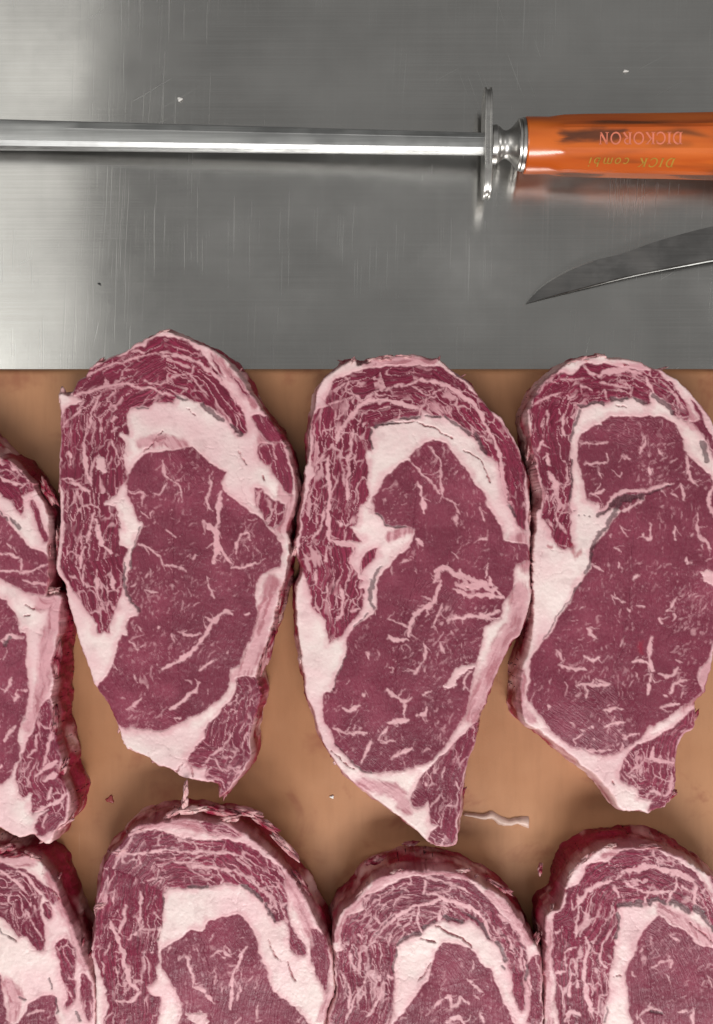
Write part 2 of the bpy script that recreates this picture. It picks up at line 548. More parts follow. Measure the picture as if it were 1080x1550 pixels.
# regions: "kind path" with kind C cap muscle, E eye muscle, T tail or rim muscle, F fat; later ones lie over earlier ones
steak(label='middle-left steak of the upper row with pointed top and split white fat seam', seed=11, side=0.42,
tint='''34 1 900,470 960,600 985,740 960,830
30 2 925,90 895,200 870,320 820,440 780,470
16 1 690,140 760,220 850,330
26 1 400,490 480,480 560,500''',
shreds='''93 598 -6 90 12 6 5 1.0
104 604 -5 0 9 5 4 1.0
150 548 -8 40 10 5 5 0.8
246 502 -5 15 9 4 4 1.0
343 1196 -12 70 18 6 6 0.05
355 1175 -10 60 14 6 6 0.2
432 790 -12 80 16 7 7 0.3
418 800 -8 60 10 6 5 0.6
421 900 -9 80 26 9 8 0.5
404 985 -9 75 34 9 9 0.15
378 1090 -9 80 26 8 8 0.1''',
outline="1 460,28 500,30 545,50 590,68 640,85 690,112 735,150 790,212 840,285 880,345 930,415 965,470 995,540 1015,620 1018,700 1008,760 998,800 985,840 992,880 995,940 988,990 |2 986,30 975,70 960,110 958,160 938,210 925,260 906,320 884,380 865,440 858,470 870,500 880,540 868,600 850,660 835,720 838,780 825,830 790,880 750,930 705,968 712,920 695,905 650,900 595,888 550,880 520,855 470,835 420,800 350,770 318,745 305,700 285,655 265,610 240,560 210,515 185,470 160,400 130,310 105,210 90,140 75,90 50,50 45,0 |1 50,900 60,760 55,690 60,640 58,560 60,480 62,400 60,360 52,285 95,290 130,240 170,205 200,165 260,140 330,105 390,70 440,45",
regions="""C 1 105,300 130,245 200,175 300,130 395,85 450,55 520,60 590,75 640,130 700,195 735,240 770,300 800,350 825,410 825,440 800,455 770,440 730,385 680,345 630,320 600,318 575,300 540,290 520,325 450,325 420,340 340,348 335,400 340,455 310,450 300,460 325,490 320,540 325,580 335,600 330,640 300,670 290,700 250,720 245,740 280,745 300,800 315,840 300,845 305,880 300,905 330,920 315,960 312,995 |2 322,60 315,120 290,180 270,230 265,290 240,285 210,290 205,250 170,200 130,150 95,90 75,50 62,10 |1 70,900 75,780 70,700 65,640 65,500 65,420 80,350 130,325 150,310
E 1 345,600 375,560 420,530 470,525 500,520 550,515 600,505 630,530 670,565 710,595 735,608 715,640 720,680 750,700 790,735 840,770 890,800 930,850 960,890 965,960 960,995 |2 940,30 880,60 855,90 855,150 870,200 860,260 830,330 800,400 790,430 760,440 745,490 730,540 690,580 620,625 560,660 480,690 400,690 330,680 290,665 265,615 240,560 215,520 240,480 270,420 285,350 310,305 335,300 320,265 345,225 375,215 370,200 345,160 330,120 333,60 |1 340,999 350,930 385,850 390,820 360,760 335,700 330,650
T 1 845,375 880,370 930,400 965,450 970,480 925,490 900,480 880,450 855,410
T 1 865,500 890,490 920,500 925,540 920,575 890,570 870,540
T 1 930,500 965,490 990,560 1005,620 1000,700 970,680 945,650 930,600 922,560
T 1 850,665 880,680 920,720 970,740 965,800 940,830 900,810 880,780 860,730
T 1 680,120 700,160 725,205 715,210 690,165
T 1 745,190 790,250 835,290 830,305 780,255
T 2 780,480 850,470 885,520 880,580 850,660 830,740 830,800 790,870 750,920 705,970 715,930 690,895 660,890 650,860 655,840 600,840 580,810 590,775 645,730 640,690 680,645 730,600 770,550
F 1 205,550 235,545 245,600 225,610""",
veins="""3 1 100,305 180,275 260,252 330,245 380,262 440,265 480,285 525,300
2.5 1 235,280 205,325 180,400 165,470 155,540 175,600 190,650
2.5 1 120,245 210,190 300,160 390,130 470,115 540,125
3.5 1 470,135 560,130 610,150 660,185 710,225 745,260 780,330
2 1 405,235 470,240 520,215 570,205 600,200 605,165
2 1 590,210 620,250 665,290
4 1 360,108 400,115
2 1 65,430 100,390 150,350 200,300
4 1 100,520 105,570
5 1 160,510 165,570 180,620 195,655
2 1 70,640 100,630 130,650
6 1 115,650 150,670 180,690
2 1 270,440 300,425
2 1 265,470 280,520 300,550 325,555
2 1 250,590 270,550
2.5 1 195,770 180,850 160,900
6 1 205,800 215,850 235,900 265,935
4 1 135,999 140,960 165,910
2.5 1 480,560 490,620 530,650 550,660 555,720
2 1 335,680 360,695 400,690 395,740
2 1 440,690 470,695 490,655
2.5 1 665,620 670,680 655,720 680,760
4 1 715,690 705,760 700,830 705,900 730,950 760,980
7 1 645,815 690,850 700,920 690,970
3.5 1 770,940 785,880 820,855 830,885
2.5 1 375,900 420,920 460,960 480,990
2 1 500,845 530,870
3 1 610,950 600,965
3 1 515,765 508,770
3 2 650,230 690,240 730,205 765,215
5 2 480,440 540,410 600,370 640,320 680,260 720,210
3 2 540,290 580,300 640,290
3.5 2 625,440 680,405
5 2 500,610 550,580 590,540 630,500
4 2 330,600 360,580 390,550
3 2 345,330 380,355
2 2 370,260 400,295
5 2 465,265 466,270
3 2 525,640 550,645
2 2 400,120 460,125
2.5 2 470,10 540,25 580,40
4 2 760,30 820,20 860,0
2 2 660,60 670,120 690,150
3 2 515,300 525,330
4 2 820,215 835,212
3.5 2 210,30 205,90 215,140 230,180
4 2 270,40 275,120
2.5 2 150,20 150,100
2 2 100,60 130,70
2.5 2 640,830 680,780 730,760 760,700
2 2 690,800 720,850 790,840
2 2 820,700 800,760
2 2 270,420 290,445
2 2 365,470 370,495""",
grey="""6 1 635,325 680,360 720,395
5 1 530,298 570,308
6 1 750,410 795,450
2 1 370,345 415,345
4 2 320,0 322,80 340,150 375,200
2 1 385,830 350,930 340,999""",
cracks="""1.2 1 400,530 435,490 480,440
1.2 1 570,350 605,375
1.2 1 790,520 825,575
2 1 885,620 890,640
1.2 2 530,855 555,815
1 2 600,840 598,880""")

steak(label='steak in the middle of the upper row with a knobbly pink top rim', seed=23, side=0.5,
tint='''36 4 960,40 940,180 870,300 820,420 760,540
34 3 960,800 990,900
22 3 330,75 450,70 600,80
18 3 430,790 520,760
26 4 330,830 450,860 500,930''',
shreds='''534 548 -4 60 9 5 5 1.0
580 543 -4 5 20 6 5 0.9
622 541 -4 -5 18 5 5 0.9
654 548 -5 -25 12 5 5 0.8
664 546 -3 70 7 3 4 0.7
500 572 -8 50 14 6 6 0.8
448 830 -6 70 12 4 6 1.0
795 770 -12 85 22 8 8 0.3
700 1205 -20 60 12 7 6 0.1
760 990 -12 55 20 7 7 0.8''',
outline="3 360,55 420,52 480,50 520,42 560,48 600,65 625,62 670,95 710,130 760,165 800,215 840,265 875,290 910,335 935,375 955,420 975,480 990,540 1000,600 1005,660 1000,720 1008,780 1008,830 1005,900 1010,990 |4 1005,90 985,150 965,215 930,245 905,300 880,350 850,420 820,500 795,550 795,600 780,660 755,730 732,830 727,920 712,1000 705,1070 690,1080 640,1085 600,1065 540,1020 480,970 400,915 320,850 250,790 190,705 150,640 120,540 95,470 80,380 65,280 52,150 50,30 |3 55,985 72,930 60,880 42,830 60,760 70,680 80,600 90,520 105,440 105,380 115,300 125,260 135,190 160,145 200,115 245,85 290,65 300,85 320,80 350,70",
regions="""C 3 135,270 185,250 165,235 195,190 200,160 240,135 320,105 430,95 520,88 600,95 660,105 720,150 780,200 840,260 870,300 910,340 940,400 960,450 985,520 985,600 990,680 985,760 960,740 930,680 900,600 880,530 870,490 830,460 790,390 750,365 710,320 670,295 620,300 590,280 560,270 560,300 470,305 410,320 370,340 355,340 360,380 355,440 330,440 345,500 340,560 345,640 310,660 300,740 270,750 310,790 325,803 250,810 285,820 285,850 280,900 300,960 330,970 310,999 |4 330,30 330,60 310,130 270,170 240,220 205,240 180,255 175,210 165,160 130,120 105,60 92,0 |3 75,950 60,880 65,800 80,700 95,600 110,555 130,530 115,490 120,400 112,340
E 3 510,465 530,440 580,405 625,395 660,410 690,440 725,485 760,540 800,590 830,650 860,700 890,750 905,800 940,810 1000,830 1005,890 950,900 940,950 935,995 |4 945,10 920,60 905,75 890,100 880,150 830,180 815,220 800,290 790,325 780,370 765,450 740,530 700,610 640,690 580,740 500,770 420,778 350,780 300,755 250,710 215,670 210,640 180,600 165,560 163,480 180,450 200,445 235,350 255,270 285,190 340,150 380,110 380,60 385,10 |3 400,950 430,910 470,860 510,830 530,790 540,760 500,750 440,745 400,710 370,680 360,620 395,590 400,560 440,520 480,485 520,480
C 3 305,920 320,870 350,850 385,838 370,870 340,905 310,940
F 4 650,430 690,370 720,335 790,330 775,360 720,385 700,420 670,430
T 4 795,560 790,620 765,700 735,790 720,850 690,870 660,840 640,870 600,890 570,915 530,920 520,890 545,820 590,760 640,710 690,670 740,620
T 4 600,960 590,900 620,840 660,815 700,820 730,840 725,930 705,1000 700,1075 640,1080 600,1060 598,1030 630,1000 600,990""",
veins="""7 3 625,935 660,920 700,945 750,955 800,985
5 3 640,930 630,960 610,980
10 4 700,10 760,25 820,20 850,45
5 4 690,30 750,55 820,62 895,72
5 4 840,-20 850,20 880,60
4 3 720,930 740,970 760,990
7 4 670,165 700,150 740,148
5 4 730,145 790,148 880,122
3 4 780,140 840,150 890,148
2.5 4 690,140 670,175
4.5 3 215,410 230,360 270,310 310,250 360,228 430,235 490,250 555,265
2.5 3 320,230 350,215 420,205
2 3 270,150 260,200 300,215 310,240
2.5 3 185,240 240,230
3 3 420,190 470,170 520,165 570,150 620,160
4.5 3 560,150 640,165 710,200 760,240 800,280 825,330
2.5 3 530,180 560,200 600,210 650,185
2.5 3 580,220 560,260 548,310
2 3 670,280 640,250
2.5 3 690,250 680,290
4 3 825,330 850,390 885,460 895,540
7 3 885,480 898,560 915,640
3 3 290,350 275,420 265,500 260,560
4 3 262,560 262,640
2 3 240,500 250,580
5 3 180,460 175,520 185,600 180,680 185,760 195,810
3 3 160,680 150,740 120,800
2 3 220,540 190,620
6 3 220,730 235,745
5 3 170,840 175,890
4 3 130,930 125,990
2 3 120,500 170,450
6 3 280,830 285,900 300,950
6 3 190,800 240,820 290,825
2 3 470,270 470,310
2.5 3 590,420 620,460 640,500 645,560 650,620
2.5 3 525,485 560,530 600,570 640,610
3 3 545,560 565,620
5 3 568,630 572,690
1.5 3 650,620 690,660 715,700
2 3 700,700 705,750
5 3 805,670 815,720
4.5 3 795,800 825,795
5 3 545,805 570,830
3 3 480,900 520,880
2.5 3 690,860 710,880
4 3 830,900 825,960
5 4 640,0 610,90 540,135 515,180 510,225
5 4 430,220 450,235 500,240
2 4 430,155 480,180 510,195
2.5 4 650,90 625,150 605,190
2.5 4 335,290 350,320
3.5 4 575,250 580,300 565,330 530,375
4.5 4 420,450 460,475 500,490 520,480
4 4 490,490 490,540
6 4 420,580 460,575 510,570
4.5 4 535,550 580,540 590,510
4.5 4 240,515 270,525 310,510
3 4 200,600 270,620 340,620
3 4 390,640 420,600
4 4 315,740 340,700 360,655
4.5 4 445,720 490,700 520,685
2 4 400,655 460,655
2 4 430,350 450,350
5 4 318,460 322,464
3 4 570,465 600,445
2 4 640,250 655,295
3 4 700,400 690,430
2 4 770,370 740,400 735,440
4 4 235,20 240,90 230,140 215,150
5 4 180,10 182,40
3 4 280,120 310,110
2 4 640,870 600,920
2.5 4 655,760 650,800
2.5 4 660,920 700,915
5 4 583,828 587,832
2 4 700,820 720,860""",
grey="""5 3 375,335 420,320 470,330
4 3 480,305 555,305
3.5 3 580,295 640,300
5 3 665,295 710,330 760,370
6 3 785,370 810,420 830,450
4 3 920,660 950,710
3 3 355,350 360,430
5 3 395,910 375,950 365,999
6 4 360,0 350,70 370,110
3 4 340,130 290,180
1.5 4 250,300 205,440
1.5 4 215,660 300,755 360,780
2 3 380,690 430,740 500,752""",
cracks="""1.5 3 400,330 470,325 550,325 620,350 690,390
1.4 3 740,435 800,480 845,565
1.1 4 190,685 250,740 290,765
2 4 745,25 755,35""")

steak(label='large right-hand steak of the upper row cut off by the frame', seed=37, side=0.45,
tint='''18 5 140,560 170,700 190,820
20 5 560,120 720,150 860,260 980,430
14 6 70,480 70,640 130,730
18 6 1050,430 1010,600 920,660''',
shreds='''911 539 -4 10 8 5 4 1.0
880 546 -5 15 20 7 5 0.9
803 640 -8 90 14 5 6 0.9
950 552 -7 -20 20 6 6 0.2
985 570 -7 -30 18 6 6 0.3
1035 590 -6 -35 8 6 5 0.8
1050 1090 -8 60 14 7 6 0.1
1020 1205 -8 40 10 6 5 0.2''',
outline="5 490,50 530,75 600,75 680,95 740,120 800,140 870,180 930,225 980,280 1030,345 1080,420 1110,500 1150,620 1175,760 1180,900 1170,1030 1160,1150 1150,1280 |6 1140,60 1130,200 1110,330 1085,380 1075,450 1045,530 1030,590 985,640 985,700 975,780 930,810 905,850 885,960 885,1070 865,1140 830,1190 770,1210 745,1230 690,1215 610,1215 570,1170 520,1090 460,1030 380,960 280,880 165,795 90,740 65,640 58,560 72,450 95,380 122,300 130,100 126,10 |5 124,1270 130,1150 140,1000 152,900 175,850 165,750 140,620 112,500 102,420 112,330 150,260 190,200 250,150 300,110 380,80 460,70",
regions="""C 5 115,330 160,250 250,165 330,160 400,110 450,100 560,110 700,140 760,125 820,180 880,240 930,300 950,400 920,405 880,370 840,310 790,280 740,260 750,320 730,330 680,285 630,290 570,290 540,300 500,310 400,320 370,340 350,380 340,450 330,520 325,600 340,640 330,750 325,850 335,900 330,1000 340,1060 300,1080 270,1080 240,1030 190,940 180,880 190,800 170,700 140,600 110,500 120,420
T 5 960,410 1000,440 1040,520 1080,600 1110,640 1090,540 1040,420 1000,330 960,300 1010,400
E 5 495,410 540,380 640,378 740,380 830,395 880,420 900,460 920,520 940,580 990,630 1050,690 1080,730 1130,800 1150,900 1140,1100 1120,1280 |6 1100,0 1110,150 1080,330 1060,400 1020,450 1000,510 1020,560 1000,610 930,650 860,700 770,760 740,770 700,830 640,870 560,910 480,920 410,890 320,860 250,810 190,740 130,660 90,600 110,520 110,430 130,380 190,310 250,230 310,130 375,5 |5 400,1230 440,1180 430,1120 450,1060 510,1000 560,920 590,880 560,860 520,890 480,890 470,840 410,820 390,720 370,630 370,530 400,470 450,430 495,430
T 6 590,1000 610,950 680,870 780,820 860,780 960,680 985,700 970,780 900,830 885,960 880,1070 860,1140 820,1190 750,1215 760,1160 690,1145 690,1085 640,1085 600,1050
F 5 1000,1205 1060,1190 1150,1230 1150,1290 1060,1270""",
veins="""4 5 470,890 520,860 560,800 640,780 720,775 800,755 860,735
4 5 600,880 640,860 700,830 720,805
2.5 5 120,330 180,300 240,270 280,250
2 5 270,180 340,190 400,180
3 5 400,110 440,150 480,160
8 5 480,170 560,140 640,140 700,160
3 5 510,250 520,290
2.5 5 380,220 440,245
2.5 5 650,230 640,280
3.5 5 720,170 750,230 760,270
3 5 290,380 280,440 300,490
3 5 200,360 210,430
5 5 180,520 160,560
5 5 205,580 215,640
5 5 210,680 245,730 255,780
4 5 220,830 235,800
3 5 250,900 270,960 310,1000
2 5 200,930 240,1000
2.5 5 480,200 560,225 640,230
2 5 800,190 880,280 930,360
3 5 700,480 722,490 715,550 700,580
3 5 785,560 810,590
5 5 750,650 760,690
2.5 5 400,640 460,625 520,625 520,580
1.8 5 380,525 460,525 520,520
2 5 600,590 640,610
2 5 470,680 495,715
3.5 5 430,800 470,795 510,775
3 5 940,590 950,660 960,720 990,750
3.5 5 910,740 930,830
3 5 850,790 880,800
3.5 5 1080,740 1055,800 1060,870 1085,900
3 5 990,900 1000,1000 1060,1080
7 5 940,1130 950,1150
3 5 745,950 735,1030 710,1010
2.5 5 590,970 620,1010
3 5 880,970 875,1040
4.5 5 650,1240 680,1215
2 5 560,1080 590,1095
2.5 5 590,700 600,680
3 5 440,1160 500,1200
2.5 6 550,80 610,115
3.5 6 840,150 885,90
3.5 6 670,130 710,132
6 6 800,190 820,220
5 6 750,290 745,360 740,420
7 6 742,420 760,470
4 6 755,490 745,530 740,600
4 6 660,415 740,440
5 6 800,490 860,490 890,450
3.5 6 850,580 890,530 940,515
5 6 410,255 465,300
4.5 6 400,395 440,420 480,405
3 6 250,360 280,420
3.5 6 260,440 330,460 405,468
3.5 6 360,543 460,548 530,540
2.5 6 460,510 530,540
3 6 415,560 420,610
6 6 213,652 217,658
4 6 505,670 600,675
5 6 500,755 560,750 610,745
3 6 545,740 560,715
4 6 810,655 900,645
3.5 6 610,815 690,800
2.5 6 340,825 390,808
3 6 410,895 480,895 560,885
4.5 6 430,770 440,772
5 6 826,603 834,605
4 6 325,740 335,742
4 6 625,150 632,155
4 6 460,830 462,835
3.5 6 765,870 755,930 790,950 870,960
2.5 6 640,1010 690,980 740,940
2.5 6 650,1020 690,1045
3 6 855,1010 855,1090 830,1130 770,1110 730,1140""",
grey="""5 5 375,325 430,315 500,310
6 5 550,295 620,290
6 5 665,285 720,320
7 5 760,280 820,310 870,360
4 5 375,350 350,430 335,520
2.5 5 340,620 330,720 320,820
5 5 475,905 520,885 550,845
8 5 545,850 575,820 640,815 710,800
2 5 720,795 850,745
7 5 590,840 560,890 530,950 480,1005
5 5 480,1005 445,1070 430,1160 405,1215
8 5 1020,520 1040,610
4 5 468,903 474,907
2.5 5 345,878 348,880
2.5 5 376,908 378,910
2.5 5 405,908 407,910
2.5 5 430,912 432,915
2 6 380,0 300,130 230,230 190,300""",
cracks="""1.2 5 560,325 620,335
1.4 6 548,1050 552,1075""",
red="9 6 690,320 700,370\n8 5 330,1050 350,1120 380,1090\n5 5 215,1070 225,1075")

steak(label='leftmost steak of the upper row showing a deep red right side', seed=41, side=0.22,
tint='''30 7 300,1330 400,1330 370,1500
26 8 330,60 320,250 280,500 200,680
14 8 250,1010 330,1000 390,930''',
shreds='''80 895 -6 20 10 8 6 0.8
84 1000 -10 85 30 9 9 0.1
80 1100 -9 85 26 9 9 0.15
94 1165 -10 65 16 7 8 0.2
95 1250 -10 30 16 5 5 0.9
72 1270 -8 30 12 5 5 0.9
86 820 -12 85 24 7 8 0.1
70 745 -12 -60 24 8 8 0.15''',
outline="7 0,285 80,315 230,480 310,600 350,720 348,850 338,940 348,1040 352,1180 330,1275 400,1262 440,1292 430,1400 420,1545 |8 400,50 380,150 362,230 372,380 362,460 358,600 378,700 398,800 420,880 425,940 405,1020 430,1050 460,1100 488,1160 480,1230 460,1330 385,1400 350,1488 260,1450 240,1430 130,1440 40,1400 |0 -40,1225 -95,1170 -150,1080 -200,960 -230,820 -225,700 -190,620 -130,590 -60,630",
regions="""C 7 -250,250 0,300 80,325 200,470 250,520 170,570 180,640 150,690 120,660 80,610 20,570 0,540 -250,500 -600,700 -800,900 -850,1400 -820,1500 -920,1400 -1000,900 -900,400 -600,150
T 7 220,590 260,610 310,760 340,860 310,900 270,790 230,660
E 7 -300,640 0,700 60,760 150,860 200,920 290,960 340,1000 350,1180 310,1270 180,1250 100,1200 0,1155 -300,1100 -500,1000 -480,800
E 7 -500,1200 -200,1230 0,1290 60,1340 130,1440 150,1545 |8 170,0 190,100 190,250 200,400 180,600 130,740 150,860 100,960 0,1085 |0 -60,1175 -120,1070 -160,960 -165,900
T 8 300,530 350,480 360,600 400,800 420,900 400,1010 470,1110 460,1230 440,1330 370,1400 260,1440 260,1320 330,1270 220,1285 210,1250 220,1150 180,1160 140,1165 120,1080 100,1010 130,930 200,780 250,620
F 7 150,1545 160,1470 190,1460 205,1500 200,1545""",
veins="""3 7 60,300 130,400
3.5 7 0,420 100,480 170,500
2.5 7 200,470 150,520
3 7 0,970 80,980 130,1010
3 7 150,1020 155,1095
3 7 0,1105 100,1090 220,1105 340,1050
2.5 7 170,1170 250,1195 350,1195
5 7 90,370 110,385
2.5 7 60,900 90,940
6 8 20,100 80,60 160,70
4 8 105,500 120,430
5 8 30,800 70,720 110,680
3 8 190,890 250,840
3 8 260,730 250,850
3 8 290,960 330,850 370,710
7 8 240,1020 310,980 390,930
9 8 310,1060 380,1020
3.5 8 330,1190 350,1110
4 8 220,1290 330,1240 470,1150
3 8 40,440 80,340
4 8 0,970 20,960
3 8 150,430 180,425
3 8 330,1290 300,1380""",
grey="""5 7 75,720 140,800
3 7 0,680 60,740
4 8 40,120 80,60""",
cracks="1.5 7 190,1350 240,1360\n1.5 7 170,1420 210,1410")

steak(label='middle-left steak of the lower row with a ragged pink fat flap on top', seed=53, side=0.5,
tint='''26 9 250,220 380,210 520,225 640,240
24 9 850,420 900,540 950,660
20 9 980,800 1020,900 990,1000''',
shreds='''283 1192 10 85 15 5 5 1.0
281 1212 6 85 9 6 5 1.0
292 1226 0 5 24 8 6 0.95
262 1232 -6 30 16 6 6 0.9
330 1228 -5 -10 24 9 7 0.1
350 1240 -4 10 14 6 5 0.85
370 1232 -12 -15 24 9 8 0.6
400 1250 -12 -35 26 8 8 0.15
430 1285 -14 -45 26 8 8 0.7
215 1255 -3 35 13 7 5 1.0
180 1290 -4 20 14 7 5 1.0
152 1372 -3 20 9 6 4 1.0
455 1340 -14 -55 24 7 8 0.2''',
outline="9 100,372 150,312 190,262 240,215 290,208 370,192 450,188 530,200 600,205 650,232 720,282 780,332 830,377 880,432 920,502 960,582 990,642 1025,720 1040,790 1045,880 1020,960 1003,1026 |0 488,1590 478,1690 450,1780 425,1850 395,1930 330,1925 262,1870 212,1780 172,1680 148,1600 |9 70,1000 70,950 65,850 50,740 60,640 65,560 80,480 90,420",
regions="""C 9 90,380 140,330 200,250 300,230 380,255 480,270 560,275 620,280 700,300 760,350 820,390 840,450 850,520 860,600 900,680 930,720 910,750 875,745 855,700 860,640 840,600 800,610 760,540 720,500 680,460 640,455 600,450 560,465 530,468 450,470 380,475 345,490 345,560 335,620 320,640 325,700 330,770 310,800 320,840 280,880 300,910 330,920 330,990 320,1026 |0 225,1600 200,1680 175,1640 158,1590 |9 105,1000 115,950 100,880 75,810 60,740 65,600 85,450
E 9 515,630 530,605 600,585 650,580 690,610 715,660 735,740 770,820 790,890 850,930 900,980 940,1026 |0 475,1600 460,1690 430,1750 390,1810 330,1840 270,1810 225,1740 215,1680 250,1600 |9 410,1026 420,960 400,900 370,850 340,790 335,740 350,710 410,675 450,650 500,640
T 9 690,195 720,225 780,275 830,345 830,372 770,318 700,255
T 9 950,640 1000,665 1025,760 1015,900 980,840 950,780
T 9 500,205 560,200 620,225 660,262 600,250 520,235
T 0 395,1820 440,1790 425,1850 390,1915 340,1900 350,1860
F 9 440,980 490,975 530,1020 500,1050 450,1010""",
veins="""3 9 130,330 230,330 330,315 420,320 520,325 600,330 670,345
4 9 540,255 620,270 700,290 760,340 820,385
3 9 200,262 300,225 380,255 470,262
2.5 9 380,370 450,370 480,345 560,325
3 9 440,385 540,390 620,400 700,430 750,490
2 9 240,330 250,370 220,390
2 9 280,440 320,425 350,440
3 9 250,490 250,560 240,620
3.5 9 190,540 180,600 165,650
5 9 125,605 165,690 190,780 210,860 240,890
3 9 200,680 240,655 270,620
2.5 9 110,740 130,700
5 9 150,930 210,930 250,900
2 9 150,480 140,540
2 9 660,350 700,380
3 9 150,790 160,830
4 9 300,570 330,595
3 9 430,740 460,800 470,870
4 9 470,870 520,900 550,950
4 9 690,705 665,750 640,800
5 9 640,800 630,830 625,900 620,970
2.5 9 540,750 580,725 600,740 620,750
4 9 588,753 593,757
2 9 590,705 620,730
2.5 9 650,930 660,870
2.5 9 720,1020 730,950
2 9 560,800 560,860
4 9 70,545 105,540
2 9 380,700 360,730""",
grey="""4 9 450,465 530,465
7 9 670,460 720,490 745,520
5 9 765,535 800,605
2.5 9 345,500 342,560""",
cracks="""1.5 9 780,680 800,740 825,765
1.5 9 855,770 880,850
1.2 9 340,600 325,680""")

steak(label='lower row steak right of centre with a rounded dark red top', seed=67, side=0.45,
tint='''16 10 90,450 180,300 330,170 520,150 680,165
22 10 780,250 880,340 960,460
16 10 940,560 960,760''',
shreds='''585 1332 -3 30 17 8 5 1.0
600 1322 -4 20 12 7 5 0.9
548 1355 -5 55 20 6 6 0.9
570 1312 -30 20 14 8 6 0.3
700 1320 -4 10 14 5 5 0.8
760 1345 -6 -30 20 6 6 0.4
815 1425 -8 70 10 5 5 0.7
625 1293 -50 5 12 5 5 0.5''',
outline="10 75,480 85,400 110,340 160,290 200,240 250,190 330,160 430,140 540,140 650,150 700,175 760,215 830,252 880,312 930,382 980,462 1008,512 1025,600 1028,720 1028,835 |0 820,1620 800,1720 770,1810 735,1900 700,1960 650,1955 590,1900 540,1820 510,1720 500,1640 |10 50,835 70,760 90,680 80,600 85,540",
regions="""C 10 110,440 150,350 210,320 200,270 260,240 380,185 480,165 580,165 640,180 690,180 740,230 790,280 810,320 850,350 900,400 940,470 960,520 950,600 935,650 945,740 930,780 900,740 885,660 880,600 870,560 840,480 820,470 780,460 740,410 690,375 640,380 590,365 555,375 530,385 480,410 460,440 400,460 360,490 350,560 355,620 350,700 345,780 330,835 |0 580,1620 550,1720 525,1700 508,1620 |10 60,835 80,740 95,660 85,560 90,510 120,500
T 10 960,560 1000,520 1018,560 1022,700 1018,835 955,835 972,720 952,640
E 10 555,485 590,470 650,480 720,510 740,560 790,590 820,670 850,740 890,830 |0 795,1620 775,1720 740,1800 690,1850 630,1850 580,1790 560,1700 590,1600 |10 345,838 400,780 440,720 500,640 520,580""",
veins="""4 10 330,390 370,340 420,315 490,295 560,280
5.5 10 560,265 620,280 690,315 740,345 770,400 790,450
2.5 10 200,510 250,470 310,400 340,370
2.5 10 270,320 265,360 300,390
2 10 350,310 370,270 430,270
2.5 10 460,300 460,370 470,430
3 10 560,330 560,370
3 10 500,240 570,260
2.5 10 620,210 700,250
2 10 380,230 420,240
3 10 150,510 165,560 180,590
2.5 10 110,600 150,680 140,760
2.5 10 230,620 190,690 150,760 130,830
3 10 300,640 290,710 260,760 220,800
3 10 325,480 330,430
6 10 320,620 350,630
4 10 830,350 900,400 950,490
4 10 940,540 960,620 970,700
2.5 10 960,520 1010,515
3 10 870,440 890,520
3.5 10 530,765 560,730 600,715 610,760 650,745 660,720 690,745
2.5 10 680,630 720,670 750,690
4 10 740,780 760,830
5 10 590,830 640,810 670,840
2 10 700,590 710,550
3 10 490,180 490,240
2 10 190,430 200,450
2 10 650,540 660,545""",
grey="""6 10 365,480 420,440 465,435
5 10 480,405 540,370
6 10 580,350 660,370
6 10 690,350 740,390 780,450
6 10 815,465 840,510 860,555
3 10 845,575 860,590
3 10 355,500 352,600
5 10 955,570 955,640""",
cracks="""2 10 470,450 530,465
2.2 10 540,390 600,425 660,450 700,490
1.2 10 460,640 520,560""")

